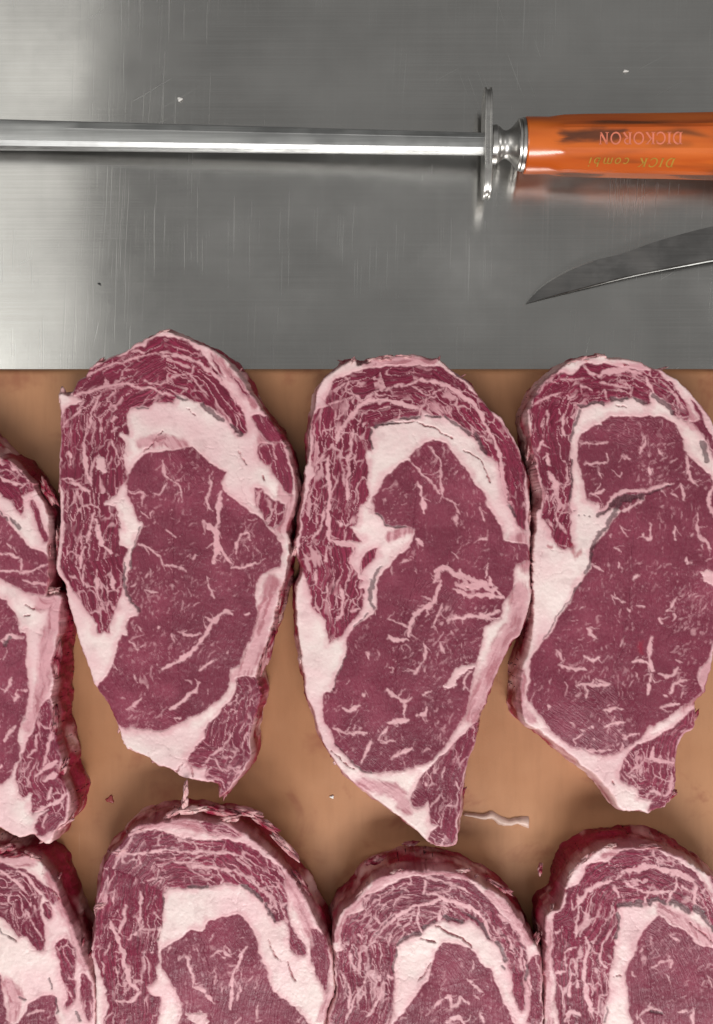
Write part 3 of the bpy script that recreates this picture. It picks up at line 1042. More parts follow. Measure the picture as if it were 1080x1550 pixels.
steak(label='right-hand steak of the lower row with cream fat at its upper left rim', seed=79, side=0.3,
tint='''14 11 450,200 600,170 760,165 900,230
18 11 860,300 980,360 1060,440
16 11 110,600 110,900 120,1190
26 11 780,520 900,600 1060,700''',
shreds='''888 1302 -2 45 13 6 5 1.0
872 1318 -3 55 14 7 5 1.0
910 1290 -3 30 14 7 5 1.0
925 1283 -3 15 9 6 5 0.9
825 1330 -40 80 9 5 7 0.6
985 1282 -3 0 16 5 5 0.6
1040 1310 -6 -30 20 6 6 0.5
835 1385 -5 80 14 4 6 0.9''',
outline="11 108,545 180,520 212,400 252,310 330,230 440,160 520,165 620,162 740,162 810,192 900,225 980,275 1080,345 |0 1108,1370 1135,1430 1150,1500 1155,1600 1140,1700 1110,1800 1070,1890 1030,1950 980,1945 920,1890 870,1810 840,1720 825,1640 |11 92,1190 97,1050 92,900 97,750 97,650",
regions="""C 11 210,410 290,380 330,300 380,260 480,230 540,190 640,175 740,170 800,210 900,260 980,310 1010,360 1050,420 1080,480 |0 1100,1420 1120,1500 1110,1540 |11 1080,640 1030,580 980,520 940,550 900,510 850,490 800,490 750,470 700,490 650,490 570,500 520,515 520,560 530,620 500,700 495,800 480,880 470,960 470,1020 440,1100 430,1190 |0 890,1620 870,1680 850,1620 |11 170,1190 155,1050 150,900 140,780 140,680 150,560 200,520 220,450
E 11 770,565 830,610 900,650 950,690 1020,740 1080,755 |0 1110,1480 1125,1600 1105,1720 1060,1810 1000,1850 930,1820 890,1740 900,1650 950,1590 |11 600,1190 580,1050 565,950 570,860 610,800 640,700 700,620
T 11 1060,330 1090,360 1150,480 1130,470 1075,380""",
veins="""5 11 290,500 320,460 370,410 430,380 480,350
3 11 300,510 280,590 270,690
7 11 540,300 640,290 760,290 860,310 960,360
4 11 500,340 560,310
3.5 11 560,370 640,400 700,430 840,420
3 11 490,390 530,460
3.5 11 860,340 860,400 820,480
4.5 11 960,360 970,440 960,520
3 11 470,650 430,740 420,840 460,880
4 11 330,690 350,750 320,850 330,950
5 11 330,950 340,1020 370,1100 390,1160
2.5 11 220,880 220,780 270,740
3.5 11 250,960 240,1030
3.5 11 285,940 295,980
5.5 11 210,1180 250,1120 300,1150
2.5 11 380,860 400,930
3.5 11 160,660 190,650
3.5 11 160,890 210,890
4 11 900,380 940,420
3 11 760,230 770,280
3 11 290,440 310,480
4 11 700,440 680,490
2.5 11 1000,430 1040,400
2.5 11 720,860 780,830 830,825 830,870
3 11 830,680 880,715
2.5 11 640,770 660,750
2 11 720,680 720,730
5 11 805,908 815,915
2.5 11 600,890 620,920
3 11 630,1160 720,1090 790,1140
3 11 880,1130 930,1110
3.5 11 965,1110 955,1190
2.5 11 1040,920 1075,980
3 11 415,1030 460,1020""",
grey="""7 11 525,505 580,500 660,490
7 11 710,480 760,470 800,490
7 11 840,490 890,510 930,545
8 11 970,520 1020,570 1075,640
4 11 520,540 530,600 500,690
2.5 11 460,1100 440,1180
4 11 720,1110 780,1130""",
cracks="1.5 11 490,920 540,910\n1.6 11 940,600 1000,660 1080,720")

steak(label='lower left corner steak with a broad pale fat band along its right side', seed=83, side=0.5,
tint='''26 12 380,420 460,600 560,860 640,1100
30 12 -20,290 100,300 220,300
26 12 60,1250 120,1350 100,1500''',
shreds='''20 1295 -4 5 18 8 6 0.1
48 1297 -3 -20 14 7 6 0.6
66 1322 -3 -40 14 9 6 0.8
60 1310 -3 -40 10 6 5 0.9
84 1352 -4 -60 14 6 6 0.1
8 1285 -4 10 14 8 6 0.15
130 1480 -10 -80 26 7 8 0.2
138 1520 -10 85 24 6 8 0.6''',
outline="12 0,275 100,282 200,265 290,305 380,405 430,485 465,600 505,720 562,850 610,1000 650,1100 695,1200 718,1290 720,1545 |0 142,1600 132,1700 110,1790 80,1880 40,1930 -30,1930 -110,1850 -170,1750 -200,1640 -205,1520 -190,1410 -150,1340 -90,1300 -40,1290",
regions="""C 12 -850,600 -600,380 -200,330 0,330 100,360 200,420 270,500 320,580 300,630 310,700 330,800 340,900 320,990 280,1000 200,880 150,890 100,830 0,750 -300,720 -500,900 -600,1300 -650,1900 -800,2000 -950,1500
T 12 130,370 200,380 280,450 350,500 420,540 450,600 420,640 390,630 330,570 240,480
C 12 320,640 370,620 400,700 380,770 340,740
C 12 420,970 480,910 540,950 580,1040 560,1200 570,1350 500,1440 490,1390 510,1300 470,1200 450,1080
E 12 190,1440 240,1380 390,1345 420,1400 410,1480 430,1545 |0 115,1620 110,1720 70,1800 10,1850 -50,1820 -110,1720 -120,1600 -90,1500 -30,1470 0,1480 10,1545 30,1550
T 12 600,1200 640,1180 690,1250 700,1400 680,1545 640,1500 600,1380""",
veins="""4 12 0,400 60,425 130,480 200,550
4 12 130,390 220,450 290,530 330,580
2.5 12 200,690 270,820 320,900
3 12 310,690 330,760 380,770
3 12 210,1480 260,1460 330,1450
3 12 500,1250 530,1350
3 12 80,560 60,650
5 12 300,400 340,440""",
grey="""3 12 375,1200 390,1290
4 12 410,1370 430,1470
3 12 150,1340 190,1370
2 12 0,830 120,920
4 12 570,1470 600,1530""",
cracks="1.2 12 60,880 130,930")

STEP = 1.25


def strokes(txt):
    for ln in (txt or '').strip().split('\n'):
        ln = ln.strip()
        if ln:
            w, rest = ln.split(' ', 1)
            yield float(w), catmull(path(rest), False, 3)


def shred(root, org, px, py, z, ang, a, b, h, rr, f):
    """small torn lump of fat or meat, a x b x h pixels, long side along ang"""
    nu, nv = 24, 12
    b, h = b * 0.72, h * 0.72
    ph = np.linspace(0, math.pi, nv + 1)[:, None]
    th = np.linspace(0, 2 * math.pi, nu, endpoint=False)[None, :]
    sd_ = rr.randint(1000)
    k = 1 + 0.85 * fbm(3 * np.cos(th) + 2 * ph + sd_, 3 * np.sin(th) + ph, sd_, 4)
    lx_, ly_, lz_ = a * k * np.sin(ph) * np.cos(th), b * k * np.sin(ph) * np.sin(th), h * k * np.cos(ph) + 0 * th
    X_ = lx_ * math.cos(ang) - ly_ * math.sin(ang)
    Y_ = lx_ * math.sin(ang) + ly_ * math.cos(ang)
    c = np.array([(px - 540) * S, (775 - py) * S, z]) - org
    V = np.stack([X_.ravel() * S, Y_.ravel() * S, lz_.ravel() * S], 1) + c
    Q = []
    for i in range(nv):
        for j in range(nu):
            p, q = i * nu + j, i * nu + (j + 1) % nu
            Q.append((p, p + nu, q + nu, q))
    n = len(V)
    fv = np.clip(f * 0.85 + 0.9 * fbm(V[:, 0] / S / 5, V[:, 1] / S / 5, sd_ + 3, 2), 0, 1)
    z0 = np.zeros(n)
    return mesh_fast('torn_shred', V, np.array(Q), M_BEEF, root, None,
                     dict(fat=fv, eye=z0, grey=z0, rim=z0 + 0.8, warm=z0 + 0.4, vein=z0, fibre=V / S))


def build_steak(spec):
    seed = spec['seed']
    rr = np.random.RandomState(seed)
    outl = catmull(path(spec['outline']), True, 3)
    x0, y0 = outl.min(0) - 8
    x1, y1 = outl.max(0) + 8
    xs = np.arange(x0, x1, STEP)
    ys = np.arange(y0, y1, STEP)
    X, Y = np.meshgrid(xs, ys)
    X = X + rr.uniform(-.25, .25, X.shape) * STEP
    Y = Y + rr.uniform(-.25, .25, Y.shape) * STEP
    wx = 4.0 * fbm(X / 17, Y / 17, seed, 3) + 1.3 * fbm(X / 5, Y / 5, seed + 9, 2)
    wy = 4.0 * fbm(X / 17, Y / 17, seed + 40, 3) + 1.3 * fbm(X / 5, Y / 5, seed + 49, 2)
    jm = smooth(-0.1, 0.5, fbm(X / 60, Y / 60, seed + 90, 2)) * 2.6
    jx, jy = jm * fbm(X / 5.5, Y / 5.5, seed + 91, 3), jm * fbm(X / 5.5, Y / 5.5, seed + 92, 3)
    sdo, tt = poly_sd(outl, X + wx * 0.6 + jx, Y + wy * 0.6 + jy, True)
    inside = sdo < 0
    # cells with a corner inside, outer corners pulled onto the outline
    near = inside.copy()
    c = inside[:-1, :-1] | inside[1:, :-1] | inside[:-1, 1:] | inside[1:, 1:]
    gy, gx = np.gradient(sdo, STEP)
    gl = np.hypot(gx, gy) + 1e-6
    out = (~inside)
    X = np.where(out & (sdo < 6), X - gx / gl * sdo, X)
    Y = np.where(out & (sdo < 6), Y - gy / gl * sdo, Y)
    used = np.zeros(X.shape, bool)
    used[:-1, :-1] |= c
    used[1:, :-1] |= c
    used[:-1, 1:] |= c
    used[1:, 1:] |= c
    idx = np.full(X.shape, -1)
    idx[used] = np.arange(used.sum())
    quads = np.stack([idx[:-1, :-1][c], idx[1:, :-1][c], idx[1:, 1:][c], idx[:-1, 1:][c]], 1)
    x, y = X[used], Y[used]
    d = np.minimum(sdo[used], 0)
    t = tt[used]
    ux, uy = gx[used] / gl[used], gy[used] / gl[used]
    Wx, Wy = x + wx[used], y + wy[used]
    n = len(x)
    fat = np.ones(n)
    eye = np.zeros(n)
    tone_tail = np.zeros(n)
    part = np.zeros(n, int)
    mind = np.full(n, 99.0)

    def box(pts, m):
        a, b = pts.min(0) - m, pts.max(0) + m
        return np.where((Wx > a[0]) & (Wx < b[0]) & (Wy > a[1]) & (Wy < b[1]))[0]

    npart, eyes = 2, []
    pnames = {0: 'fat', 1: 'cap_muscle', 2: 'eye_muscle'}
    for ln in spec['regions'].strip().split('\n'):
        k, rest = ln.strip().split(' ', 1)
        pl = catmull(path(rest), True, 2)
        ii = box(pl, 16)
        if not len(ii):
            continue
        sd = poly_sd(pl, Wx[ii], Wy[ii])
        if k == 'F':
            sd = sd + 5.0 * fbm(x[ii] / 9, y[ii] / 6, seed + 96, 3) + 0.5
        m = smooth(1.7, -1.7, sd)
        if k != 'F':
            mind[ii] = np.minimum(mind[ii], sd)
        if k == 'F':
            fat[ii] = np.maximum(fat[ii], m)
            part[ii] = np.where(sd < 0, 0, part[ii])
        else:
            fat[ii] = fat[ii] * (1 - m)
            e = 1.0 if k == 'E' else (0.35 if k == 'T' else 0.0)
            eye[ii] = eye[ii] * (1 - m) + e * m
            npart += 1
            pnames[npart] = {'C': 'cap_muscle', 'E': 'eye_muscle', 'T': 'edge_muscle'}[k]
            if k == 'E':
                eyes.append(npart)
            part[ii] = np.where(sd < 0, npart, part[ii])
    lean = 1 - fat
    seam = lean.copy()
    # traced veins
    for w, pts in strokes(spec['veins']):
        ii = box(pts, w + 5)
        if not len(ii):
            continue
        dd = line_d(pts, Wx[ii], Wy[ii])
        de = np.minimum(np.hypot(Wx[ii] - pts[0][0], Wy[ii] - pts[0][1]), np.hypot(Wx[ii] - pts[-1][0], Wy[ii] - pts[-1][1]))
        wv = w * 0.5 * (0.95 + 0.8 * fbm(x[ii] / 8, y[ii] / 8, seed + 77, 2)) * (0.45 + 0.55 * smooth(0, 2.2 * w + 3, de))
        dd = dd + 1.1 * fbm(x[ii] / 3.8, y[ii] / 3.8, seed + 95, 2)
        wv = wv * 1.22
        v = smooth(wv + 1.35, wv - 1.2, dd) * min(1.0, 0.68 + 0.08 * w) * (0.88 + 0.22 * vnoise(x[ii] / 12, y[ii] / 12, seed + 7))
        fat[ii] = np.maximum(fat[ii], np.minimum(v, 1))
        # small side branches
        L = np.sum(np.hypot(*np.diff(pts, axis=0).T)) if len(pts) > 1 else 0
        for q in range(int(L / 20 + rr.uniform(0, 1))):
            j = rr.randint(len(pts) - 1)
            dv = pts[j + 1] - pts[j]
            a = math.atan2(dv[1], dv[0]) + rr.choice([-1, 1]) * rr.uniform(0.4, 1.3)
            l2 = rr.uniform(4, 11)
            b1 = pts[j] + l2 * np.array([math.cos(a), math.sin(a)])
            a += rr.normal(0, .6)
            b2 = b1 + l2 * rr.uniform(.3, 1) * np.array([math.cos(a), math.sin(a)])
            bp = np.array([pts[j], b1, b2])
            jj = box(bp, 4)
            if len(jj):
                d2 = line_d(bp, Wx[jj], Wy[jj])
                d0 = np.hypot(Wx[jj] - bp[0][0], Wy[jj] - bp[0][1])
                wb_ = (0.22 * w + 0.3) * smooth(l2 * 2.2, 0, d0)
                fat[jj] = np.maximum(fat[jj], smooth(wb_ + 0.9, wb_ - 0.9, d2) * rr.uniform(.45, .8) * seam[jj])
    # fine marbling: a net stretched along the rim in the cap, short flecks in the eye
    lx, ly = 4.5 * fbm(x / 22, y / 22, seed + 5, 3), 3.2 * fbm(x / 15, y / 15, seed + 6, 3)
    capm = (1 - smooth(0.3, 0.8, eye)) * smooth(0.6, 1, lean)
    thick = 0.35 + 1.3 * vnoise(x / 17, y / 17, seed + 21)
    net = worley((t + lx * 2.5) / 34, (d + ly * 1.6) / 12, seed)
    msk = smooth(-0.15, 0.35, fbm(x / 38, y / 38, seed + 13, 2))
    fat = np.maximum(fat, smooth(0.13, 0.02, net / thick) * msk * 0.75 * capm)
    rg = np.abs(fbm((t + lx * 3) / 56, (d + ly) / 11.0, seed + 14, 2))
    msk = smooth(-0.4, 0.15, fbm(x / 34, y / 34, seed + 18, 2))
    fat = np.maximum(fat, smooth(0.10, 0.02, rg / thick) * msk * 0.75 * capm)
    rg = np.abs(fbm((t + lx) / 26, (d + ly) / 5.5, seed + 19, 2))
    fat = np.maximum(fat, smooth(0.12, 0.0, rg) * smooth(0.0, 0.4, fbm(x / 24, y / 24, seed + 20, 2)) * 0.38 * capm)
    # specks of marbling in the eye, drawn out along a slowly turning grain
    sp1 = sp2 = -1.0
    for q, an in enumerate((0.55, 1.05, 1.6)):
        ca, sa = math.cos(an), math.sin(an)
        gu, gv = x * ca - y * sa + 1.5 * lx, x * sa + y * ca + 1.5 * ly
        mk = smooth(0.0, 0.35, fbm(x / 55, y / 55, seed + 26 + q, 2)) * 0.5 - 0.5
        sp1 = np.maximum(sp1, fbm(gu / 14, gv / 5.0, seed + 23 + 5 * q, 2) + mk * 0.6)
        sp2 = np.maximum(sp2, fbm(gu / 7, gv / 3.2, seed + 24 + 5 * q, 2) + mk * 0.6)
    dens = smooth(-0.35, 0.5, fbm(x / 45, y / 45, seed + 25, 2))
    leanm = smooth(0.7, 1, lean) * eye
    fat = np.maximum(fat, smooth(0.54, 0.95, sp1 + 0.10 * dens) * 0.60 * leanm)
    fat = np.maximum(fat, smooth(0.46, 0.80, sp2 + 0.10 * dens) * 0.28 * leanm)
    ei = np.where(np.isin(part, eyes) & (lean > 0.9))[0]
    nfl = int(len(ei) * STEP * STEP / 2200)
    for q in range(nfl if len(ei) else 0):
        j = ei[rr.randint(len(ei))]
        a = rr.normal(0.9, 0.8)
        L = rr.gamma(2.0, 2.2) + 2
        p0 = np.array([x[j], y[j]])
        p1 = p0 + L * np.array([math.cos(a), -math.sin(a)])
        p2 = p1 + L * 0.8 * np.array([math.cos(a + rr.normal(0, .7)), -math.sin(a + rr.normal(0, .7))])
        pts = np.array([p0, p1, p2])
        ii = box(pts, 4)
        dd = line_d(pts, Wx[ii], Wy[ii])
        d0 = np.hypot(Wx[ii] - p1[0], Wy[ii] - p1[1])
        w = rr.gamma(2.0, 0.42) * smooth(L * 1.5, 0, d0)
        v = smooth(w + 0.9, w - 0.9, dd) * rr.uniform(0.25, 0.8)
        fat[ii] = np.maximum(fat[ii], v * seam[ii])
    lob = worley((x + 2.5 * lx) / 46, (y + 2.5 * ly) / 38, seed + 30)
    lobe = smooth(0.035, 0.0, lob) * (1 - seam) * smooth(0.0, 0.4, fbm(x / 40, y / 40, seed + 31, 2))
    fat = fat - 0.20 * lobe
    # lean staining in the fat
    fat = fat - (1 - seam) * 0.16 * smooth(0.15, 0.6, fbm(x / 20, y / 20, seed + 32, 4))
    grey = np.zeros(n)
    crack = np.zeros(n)
    rim = np.zeros(n)
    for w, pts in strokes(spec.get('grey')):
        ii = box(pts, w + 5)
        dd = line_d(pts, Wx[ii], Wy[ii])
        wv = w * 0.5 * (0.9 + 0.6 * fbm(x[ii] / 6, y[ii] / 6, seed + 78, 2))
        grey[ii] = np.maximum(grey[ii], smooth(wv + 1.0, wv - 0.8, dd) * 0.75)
    for w, pts in strokes(spec.get('cracks')):
        ii = box(pts, w + 5)
        dd = line_d(pts, Wx[ii], Wy[ii])
        wv = w * 0.5 * (1.0 + 0.9 * fbm(x[ii] / 7, y[ii] / 7, seed + 79, 2))
        k = smooth(wv + 0.7, wv - 0.7, dd)
        crack[ii] = np.maximum(crack[ii], k)
    fat = fat * (1 - 0.8 * crack)
    rim = np.maximum(rim, 0.6 * crack)
    for w, pts in strokes(spec.get('red')):
        ii = box(pts, w + 5)
        dd = line_d(pts, Wx[ii], Wy[ii])
        k = smooth(w * 0.8, 0, dd + 2 * fbm(x[ii] / 5, y[ii] / 5, seed, 2)) * 0.7
        rim[ii] = np.maximum(rim[ii], k)
        fat[ii] = fat[ii] * (1 - 0.7 * k)
    # cream or pink tint of the fat
    warm = smooth(-0.35, 0.45, fbm(x / 60, y / 60, seed + 60, 2) + 0.25 * smooth(-14, -40, d))
    # colour of the outermost rim: pinkish membrane over the edge
    ed = smooth(-2.6, 0, d + 1.5 * fbm(t / 14, d / 5, seed + 61, 2))
    rimfat = smooth(-0.15, 0.35, fbm(t / 45, d / 30, seed + 62, 3) + spec['side'] - 0.35)
    fat = fat * (1 - 0.55 * ed) + rimfat * 0.55 * ed
    rim = np.maximum(rim, ed * 0.75)
    vein = np.maximum(seam, 0.75 * smooth(11, 0, mind + 5 * fbm(x / 14, y / 14, seed + 34, 3)))
    # rim fat with red tissue showing through
    for w, pts in strokes(spec.get('tint')):
        ii = box(pts, w + 4)
        dd = line_d(pts, Wx[ii], Wy[ii])
        st_ = smooth(-0.25, 0.5, fbm(t[ii] / 40, d[ii] / 5, seed + 97, 3))
        k = smooth(w * 0.6, w * 0.2, dd + 3 * fbm(x[ii] / 8, y[ii] / 8, seed + 98, 2)) * (1 - seam[ii])
        fat[ii] = fat[ii] * (1 - k * (0.12 + 0.5 * st_))
        vein[ii] = np.maximum(vein[ii], k)
        rim[ii] = np.maximum(rim[ii], 0.5 * k * st_)
    # relief of the cut face (pixels of 0.3 mm)
    Rr = 4.0
    e = np.clip(1 + d / Rr, 0, 1)
    z = -3.0 * (1 - np.sqrt(np.clip(1 - e * e, 0, 1))) * (0.75 + 0.5 * vnoise(t / 25, d * 0, seed + 63))
    z += 4.5 * fbm(x / 120, y / 120, seed + 64, 2) + 1.0 * fbm(x / 28, y / 28, seed + 65, 3)
    z += 0.8 * (1 - seam) + 0.45 * np.clip(fat - (1 - seam), 0, 1) - 0.7 * smooth(0, 1, seam * (1 - seam) * 4)
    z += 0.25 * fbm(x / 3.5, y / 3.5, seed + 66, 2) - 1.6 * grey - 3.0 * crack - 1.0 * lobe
    zt = ZT + z * S
    wxp = (x - 540) * S
    wyp = (775 - y) * S
    V = np.stack([wxp, wyp, zt], 1)
    # side wall: columns under every border vertex
    E = np.concatenate([quads[:, [0, 1]], quads[:, [1, 2]], quads[:, [2, 3]], quads[:, [3, 0]]])
    key = E[:, 0].astype(np.int64) * (n + 1) + E[:, 1]
    rev = E[:, 1].astype(np.int64) * (n + 1) + E[:, 0]
    be = E[~np.isin(key, rev)]
    bv = np.unique(be)
    loc = np.full(n, -1)
    loc[bv] = np.arange(len(bv))
    K = 20
    nb = len(bv)
    tb_, xb, yb, zb0 = t[bv], x[bv], y[bv], zt[bv]
    # outward direction blurred so that columns do not cross
    dxo, dyo = ux[bv], uy[bv]
    order = np.argsort(tb_)
    ker = 9
    so = np.stack([dxo[order], dyo[order]], 1)
    pad = np.concatenate([so[-ker:], so, so[:ker]])
    cs = np.cumsum(np.concatenate([np.zeros((1, 2)), pad]), 0)
    sm = (cs[2 * ker + 1:] - cs[:-(2 * ker + 1)]) / (2 * ker + 1)
    sm = sm[:len(so)]
    sm /= (np.linalg.norm(sm, axis=1, keepdims=True) + 1e-6)
    dxo[order], dyo[order] = sm[:, 0], sm[:, 1]
    sp = np.stack([xb[order], yb[order]], 1)
    ker = 14
    pad = np.concatenate([sp[-ker:], sp, sp[:ker]])
    cs = np.cumsum(np.concatenate([np.zeros((1, 2)), pad]), 0)
    sm = ((cs[2 * ker + 1:] - cs[:-(2 * ker + 1)]) / (2 * ker + 1))[:len(sp)]
    xsm, ysm = xb.copy(), yb.copy()
    xsm[order], ysm[order] = sm[:, 0], sm[:, 1]
    VV, A = [V], {k: [v] for k, v in dict(fat=fat, eye=eye, grey=grey, rim=rim, warm=warm, vein=vein).items()}
    FB = [np.stack([t, d, d * 0], 1)]
    ring_prev = bv
    side_q = []
    base = n
    for k in range(1, K + 1):
        f = k / K
        prof = 3.0 * math.sin(min(f * 2.2, 1.0) * math.pi / 2) + 3.5 * f
        lump = 6.0 * fbm(tb_ / 38, np.full(nb, f * 2.4), seed + 70, 3) + 3.0 * fbm(tb_ / 13, np.full(nb, f * 5), seed + 71, 3)
        off = prof * (0.75 + 0.6 * vnoise(tb_ / 70, tb_ * 0, seed + 72)) + lump * min(1, f * 3)
        off = np.where(True, off, off)
        fk = min(1.0, f * 2.5)
        px, py = xb * (1 - fk) + xsm * fk + dxo * off, yb * (1 - fk) + ysm * fk + dyo * off
        zz = zb0 * (1 - f) + (ZB - 0.0006) * f
        VV.append(np.stack([(px - 540) * S, (775 - py) * S, zz], 1))
        wv = fbm(tb_ / 55, np.full(nb, f * 1.6), seed + 62, 3) + 0.25 * fbm(tb_ / 13, np.full(nb, f * 5), seed + 73, 2)
        sf = 0.9 * smooth(-0.10, 0.45, wv + spec['side'] - 0.45)
        keep = max(0.0, 1 - f * 3.0)
        A['fat'].append(fat[bv] * keep + sf * (1 - keep))
        A['eye'].append(eye[bv] * keep)
        A['grey'].append(grey[bv] * keep)
        A['rim'].append(np.maximum(rim[bv], 1 - keep))
        A['warm'].append(warm[bv])
        A['vein'].append(vein[bv] * keep)
        FB.append(np.stack([tb_, np.full(nb, f * 100), tb_ * 0], 1))
        cur = base + np.arange(nb)
        a, b = be[:, 0], be[:, 1]
        if k == 1:
            p0, p1 = a, b
        else:
            p0, p1 = ring_prev[loc[a]], ring_prev[loc[b]]
        side_q.append(np.stack([p1, p0, cur[loc[a]], cur[loc[b]]], 1))
        ring_prev = cur
        base += nb
    V = np.concatenate(VV)
    attrs = {k: np.concatenate(v) for k, v in A.items()}
    attrs['fibre'] = np.concatenate(FB)
    sq = np.concatenate(side_q)
    Q = np.concatenate([quads, sq])
    # shared smooth normals
    P = V[Q]
    fn = np.cross(P[:, 2] - P[:, 0], P[:, 3] - P[:, 1])
    N = np.zeros_like(V)
    for j in range(4):
        for ax in range(3):
            N[:, ax] += np.bincount(Q[:, j], fn[:, ax], len(V))
    N /= (np.linalg.norm(N, axis=1, keepdims=True) + 1e-15)
    qp = part[quads]
    qpart = np.sort(qp, 1)[:, 1]
    zero = np.array([0.5 * (x0 + x1), 0.5 * (y0 + y1)])
    ox, oy, _ = at(zero[0], zero[1])
    root = empty('beef_steak', (ox, oy, ZB))
    tag(root, spec['label'], 'steak', 'raw beef steaks laid out in two rows')
    org = np.array([ox, oy, ZB])
    pnames[99] = 'outer_side'
    for pid, nm in pnames.items():
        q = sq if pid == 99 else quads[qpart == pid]
        if not len(q):
            continue
        vi = np.unique(q)
        remap = np.full(len(V), -1)
        remap[vi] = np.arange(len(vi))
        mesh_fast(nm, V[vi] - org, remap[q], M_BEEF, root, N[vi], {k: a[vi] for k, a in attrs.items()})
    # ragged shreds along the rim
    for q in range(9):
        tq = rr.uniform(0, tb_.max())
        k = int(np.argmin(np.abs(tb_ - tq)))
        shred(root, org, xb[k] + dxo[k] * 1.0, yb[k] + dyo[k] * 1.0, zb0[k] - rr.uniform(0.0012, 0.006), math.atan2(dxo[k], -dyo[k]),
              rr.gamma(3, 2.0) + 3, rr.uniform(1.6, 4.0), rr.uniform(2.0, 4.5), rr, rr.uniform(0.1, 1.0))
    for ln in (spec.get('shreds') or '').strip().split('\n'):
        if ln.strip():
            px, py, dz, ang, a, b, h, fq = [float(v) for v in ln.split()]
            shred(root, org, px, py, ZT + dz * S, math.radians(ang), a, b, h, rr, fq)
    return root


roots = [build_steak(s) for s in STEAKS]
# ------------------------------------------------------------------ sharpening steel
def loft(sections, cap=True):
    """sections: list of equal-length rings of points"""
    V, F = [], []
    m = len(sections[0])
    for r in sections:
        V += list(r)
    for i in range(len(sections) - 1):
        for j in range(m):
            a, b = i * m + j, i * m + (j + 1) % m
            F.append((a, b, b + m, a + m))
    if cap:
        F.append(tuple(range(m - 1, -1, -1)))
        F.append(tuple(range((len(sections) - 1) * m, len(sections) * m)))
    return V, F


PX = S * (CAMZ - 0.014) / (CAMZ - ZT)          # metres per pixel at the height of the steel
gx_, gy_, _ = at(738, 219, 0.0145)
steel = empty('sharpening_steel', (gx_, gy_, 0.0))
tag(steel, 'long honing steel with dark-streaked orange handle lying on the steel table', 'sharpening steel')


def rel(px, py, z):
    a = at(px, py, z)
    return (a[0] - gx_, a[1] - gy_, z)


# rod: flattened, chamfered bar that is wider away from the handle
secs = []
N_ = 40
for i in range(N_ + 1):
    px = 738 + (-330 - 738) * i / N_
    f = (738 - px) / 738.0
    cy = 218 - 14.2 * f
    hw = (16.0 + 6.4 * min(f, 1.2)) * PX
    if i > N_ - 3:
        hw *= (0.97, 0.86, 0.6)[i - N_ + 2]
    zc = 0.0140 - 0.0060 * f
    th = 0.0040 + 0.0004 * f
    c = rel(px, cy, zc)
    ring = []
    for (u, w) in ((-1, -0.35), (-0.62, -1), (0.62, -1), (1, -0.35), (1, 0.25), (0.82, 0.72), (0.34, 0.97), (0.26, 0.955), (0.18, 0.99), (-0.42, 0.99), (-0.50, 0.965), (-0.58, 0.96), (-0.88, 0.6), (-1, 0.2)):
        ring.append((c[0], c[1] + u * hw, c[2] + w * th))
    secs.append(ring)
V, F = loft(secs)
mesh_obj('rod', V, F, M_ROD, steel, True, auto=25)


# guard: thin oblong plate across the rod, with a groove round its edge
def plate(px0, px1, scale, name, mat, parent):
    rings = []
    for px in (px0, px0 + 0.6, px1 - 0.6, px1):
        s = scale * (0.985 if px in (px0, px1) else 1.0)
        ring = []
        for k in range(40):
            a = 2 * math.pi * k / 40
            ca, sa = math.cos(a), math.sin(a)
            e = 0.45
            yy = 83 * PX * s * math.copysign(abs(ca) ** e, ca)
            zz = 0.0085 * s * math.copysign(abs(sa) ** 0.7, sa)
            ring.append(((px - 738) * PX + yy * 0.012, yy + 1 * PX, 0.0145 + zz))
        rings.append(ring)
    V, F = loft(rings)
    return mesh_obj(name, V, F, mat, parent, True, auto=35)


g0 = plate(732.0, 742.0, 0.965, 'guard', M_CHROME, steel)
plate(731.5, 735.0, 1.0, 'guard_face', M_CHROME, g0)
plate(739.0, 742.5, 1.0, 'guard_face', M_CHROME, g0)


def turned(name, prof, mat, parent, px0=738, nseg=48, flat=1.0):
    rings = []
    for px, r in prof:
        ring = []
        cz = 0.0145
        for k in range(nseg):
            a = 2 * math.pi * k / nseg
            ring.append(((px - px0) * PX, math.cos(a) * r * PX, cz + math.sin(a) * r * PX * flat))
        rings.append(ring)
    V, F = loft(rings)
    return mesh_obj(name, V, F, mat, parent, True, auto=32)


fr = turned('ferrule', [(742, 24), (744, 28.5), (751, 29), (752.5, 27), (755, 26.5), (757, 25), (760, 22), (764, 20.5), (768, 21), (773, 24), (778, 29), (781, 33), (783, 34.5)], M_CHROME, steel)
turned('collar_ring', [(782.5, 34), (783.5, 37), (786.5, 37.4), (787.3, 36)], M_CHROME, fr)
turned('collar_ring', [(787.3, 36), (788.3, 38.6), (792.5, 39), (793.5, 37)], M_CHROME, fr)

# handle: round at the collar, then eight flats with an edge on top
rings = []
hp = [(793, 40.5, 0), (795, 41.5, 0), (812, 41.5, 0), (828, 41.2, 0.15), (840, 42.8, 0.75), (850, 44, 1), (880, 45, 1), (940, 46, 1), (1010, 47, 1), (1080, 48.5, 1), (1150, 49, 1),
      (1220, 47, 1), (1290, 44, 1), (1350, 45, 1), (1390, 50, 0.8), (1410, 50, 0.4), (1420, 44, 0.2), (1424, 30, 0)]
M8 = 48


def hand_r(a, r, facet):
    k = math.pi / 4
    b = (a - math.radians(118)) % k - k / 2
    oct_ = r * math.cos(k / 2) * 1.04 / math.cos(b)
    oct_ = min(oct_, r * 1.012)
    return r * (1 - facet) + oct_ * facet


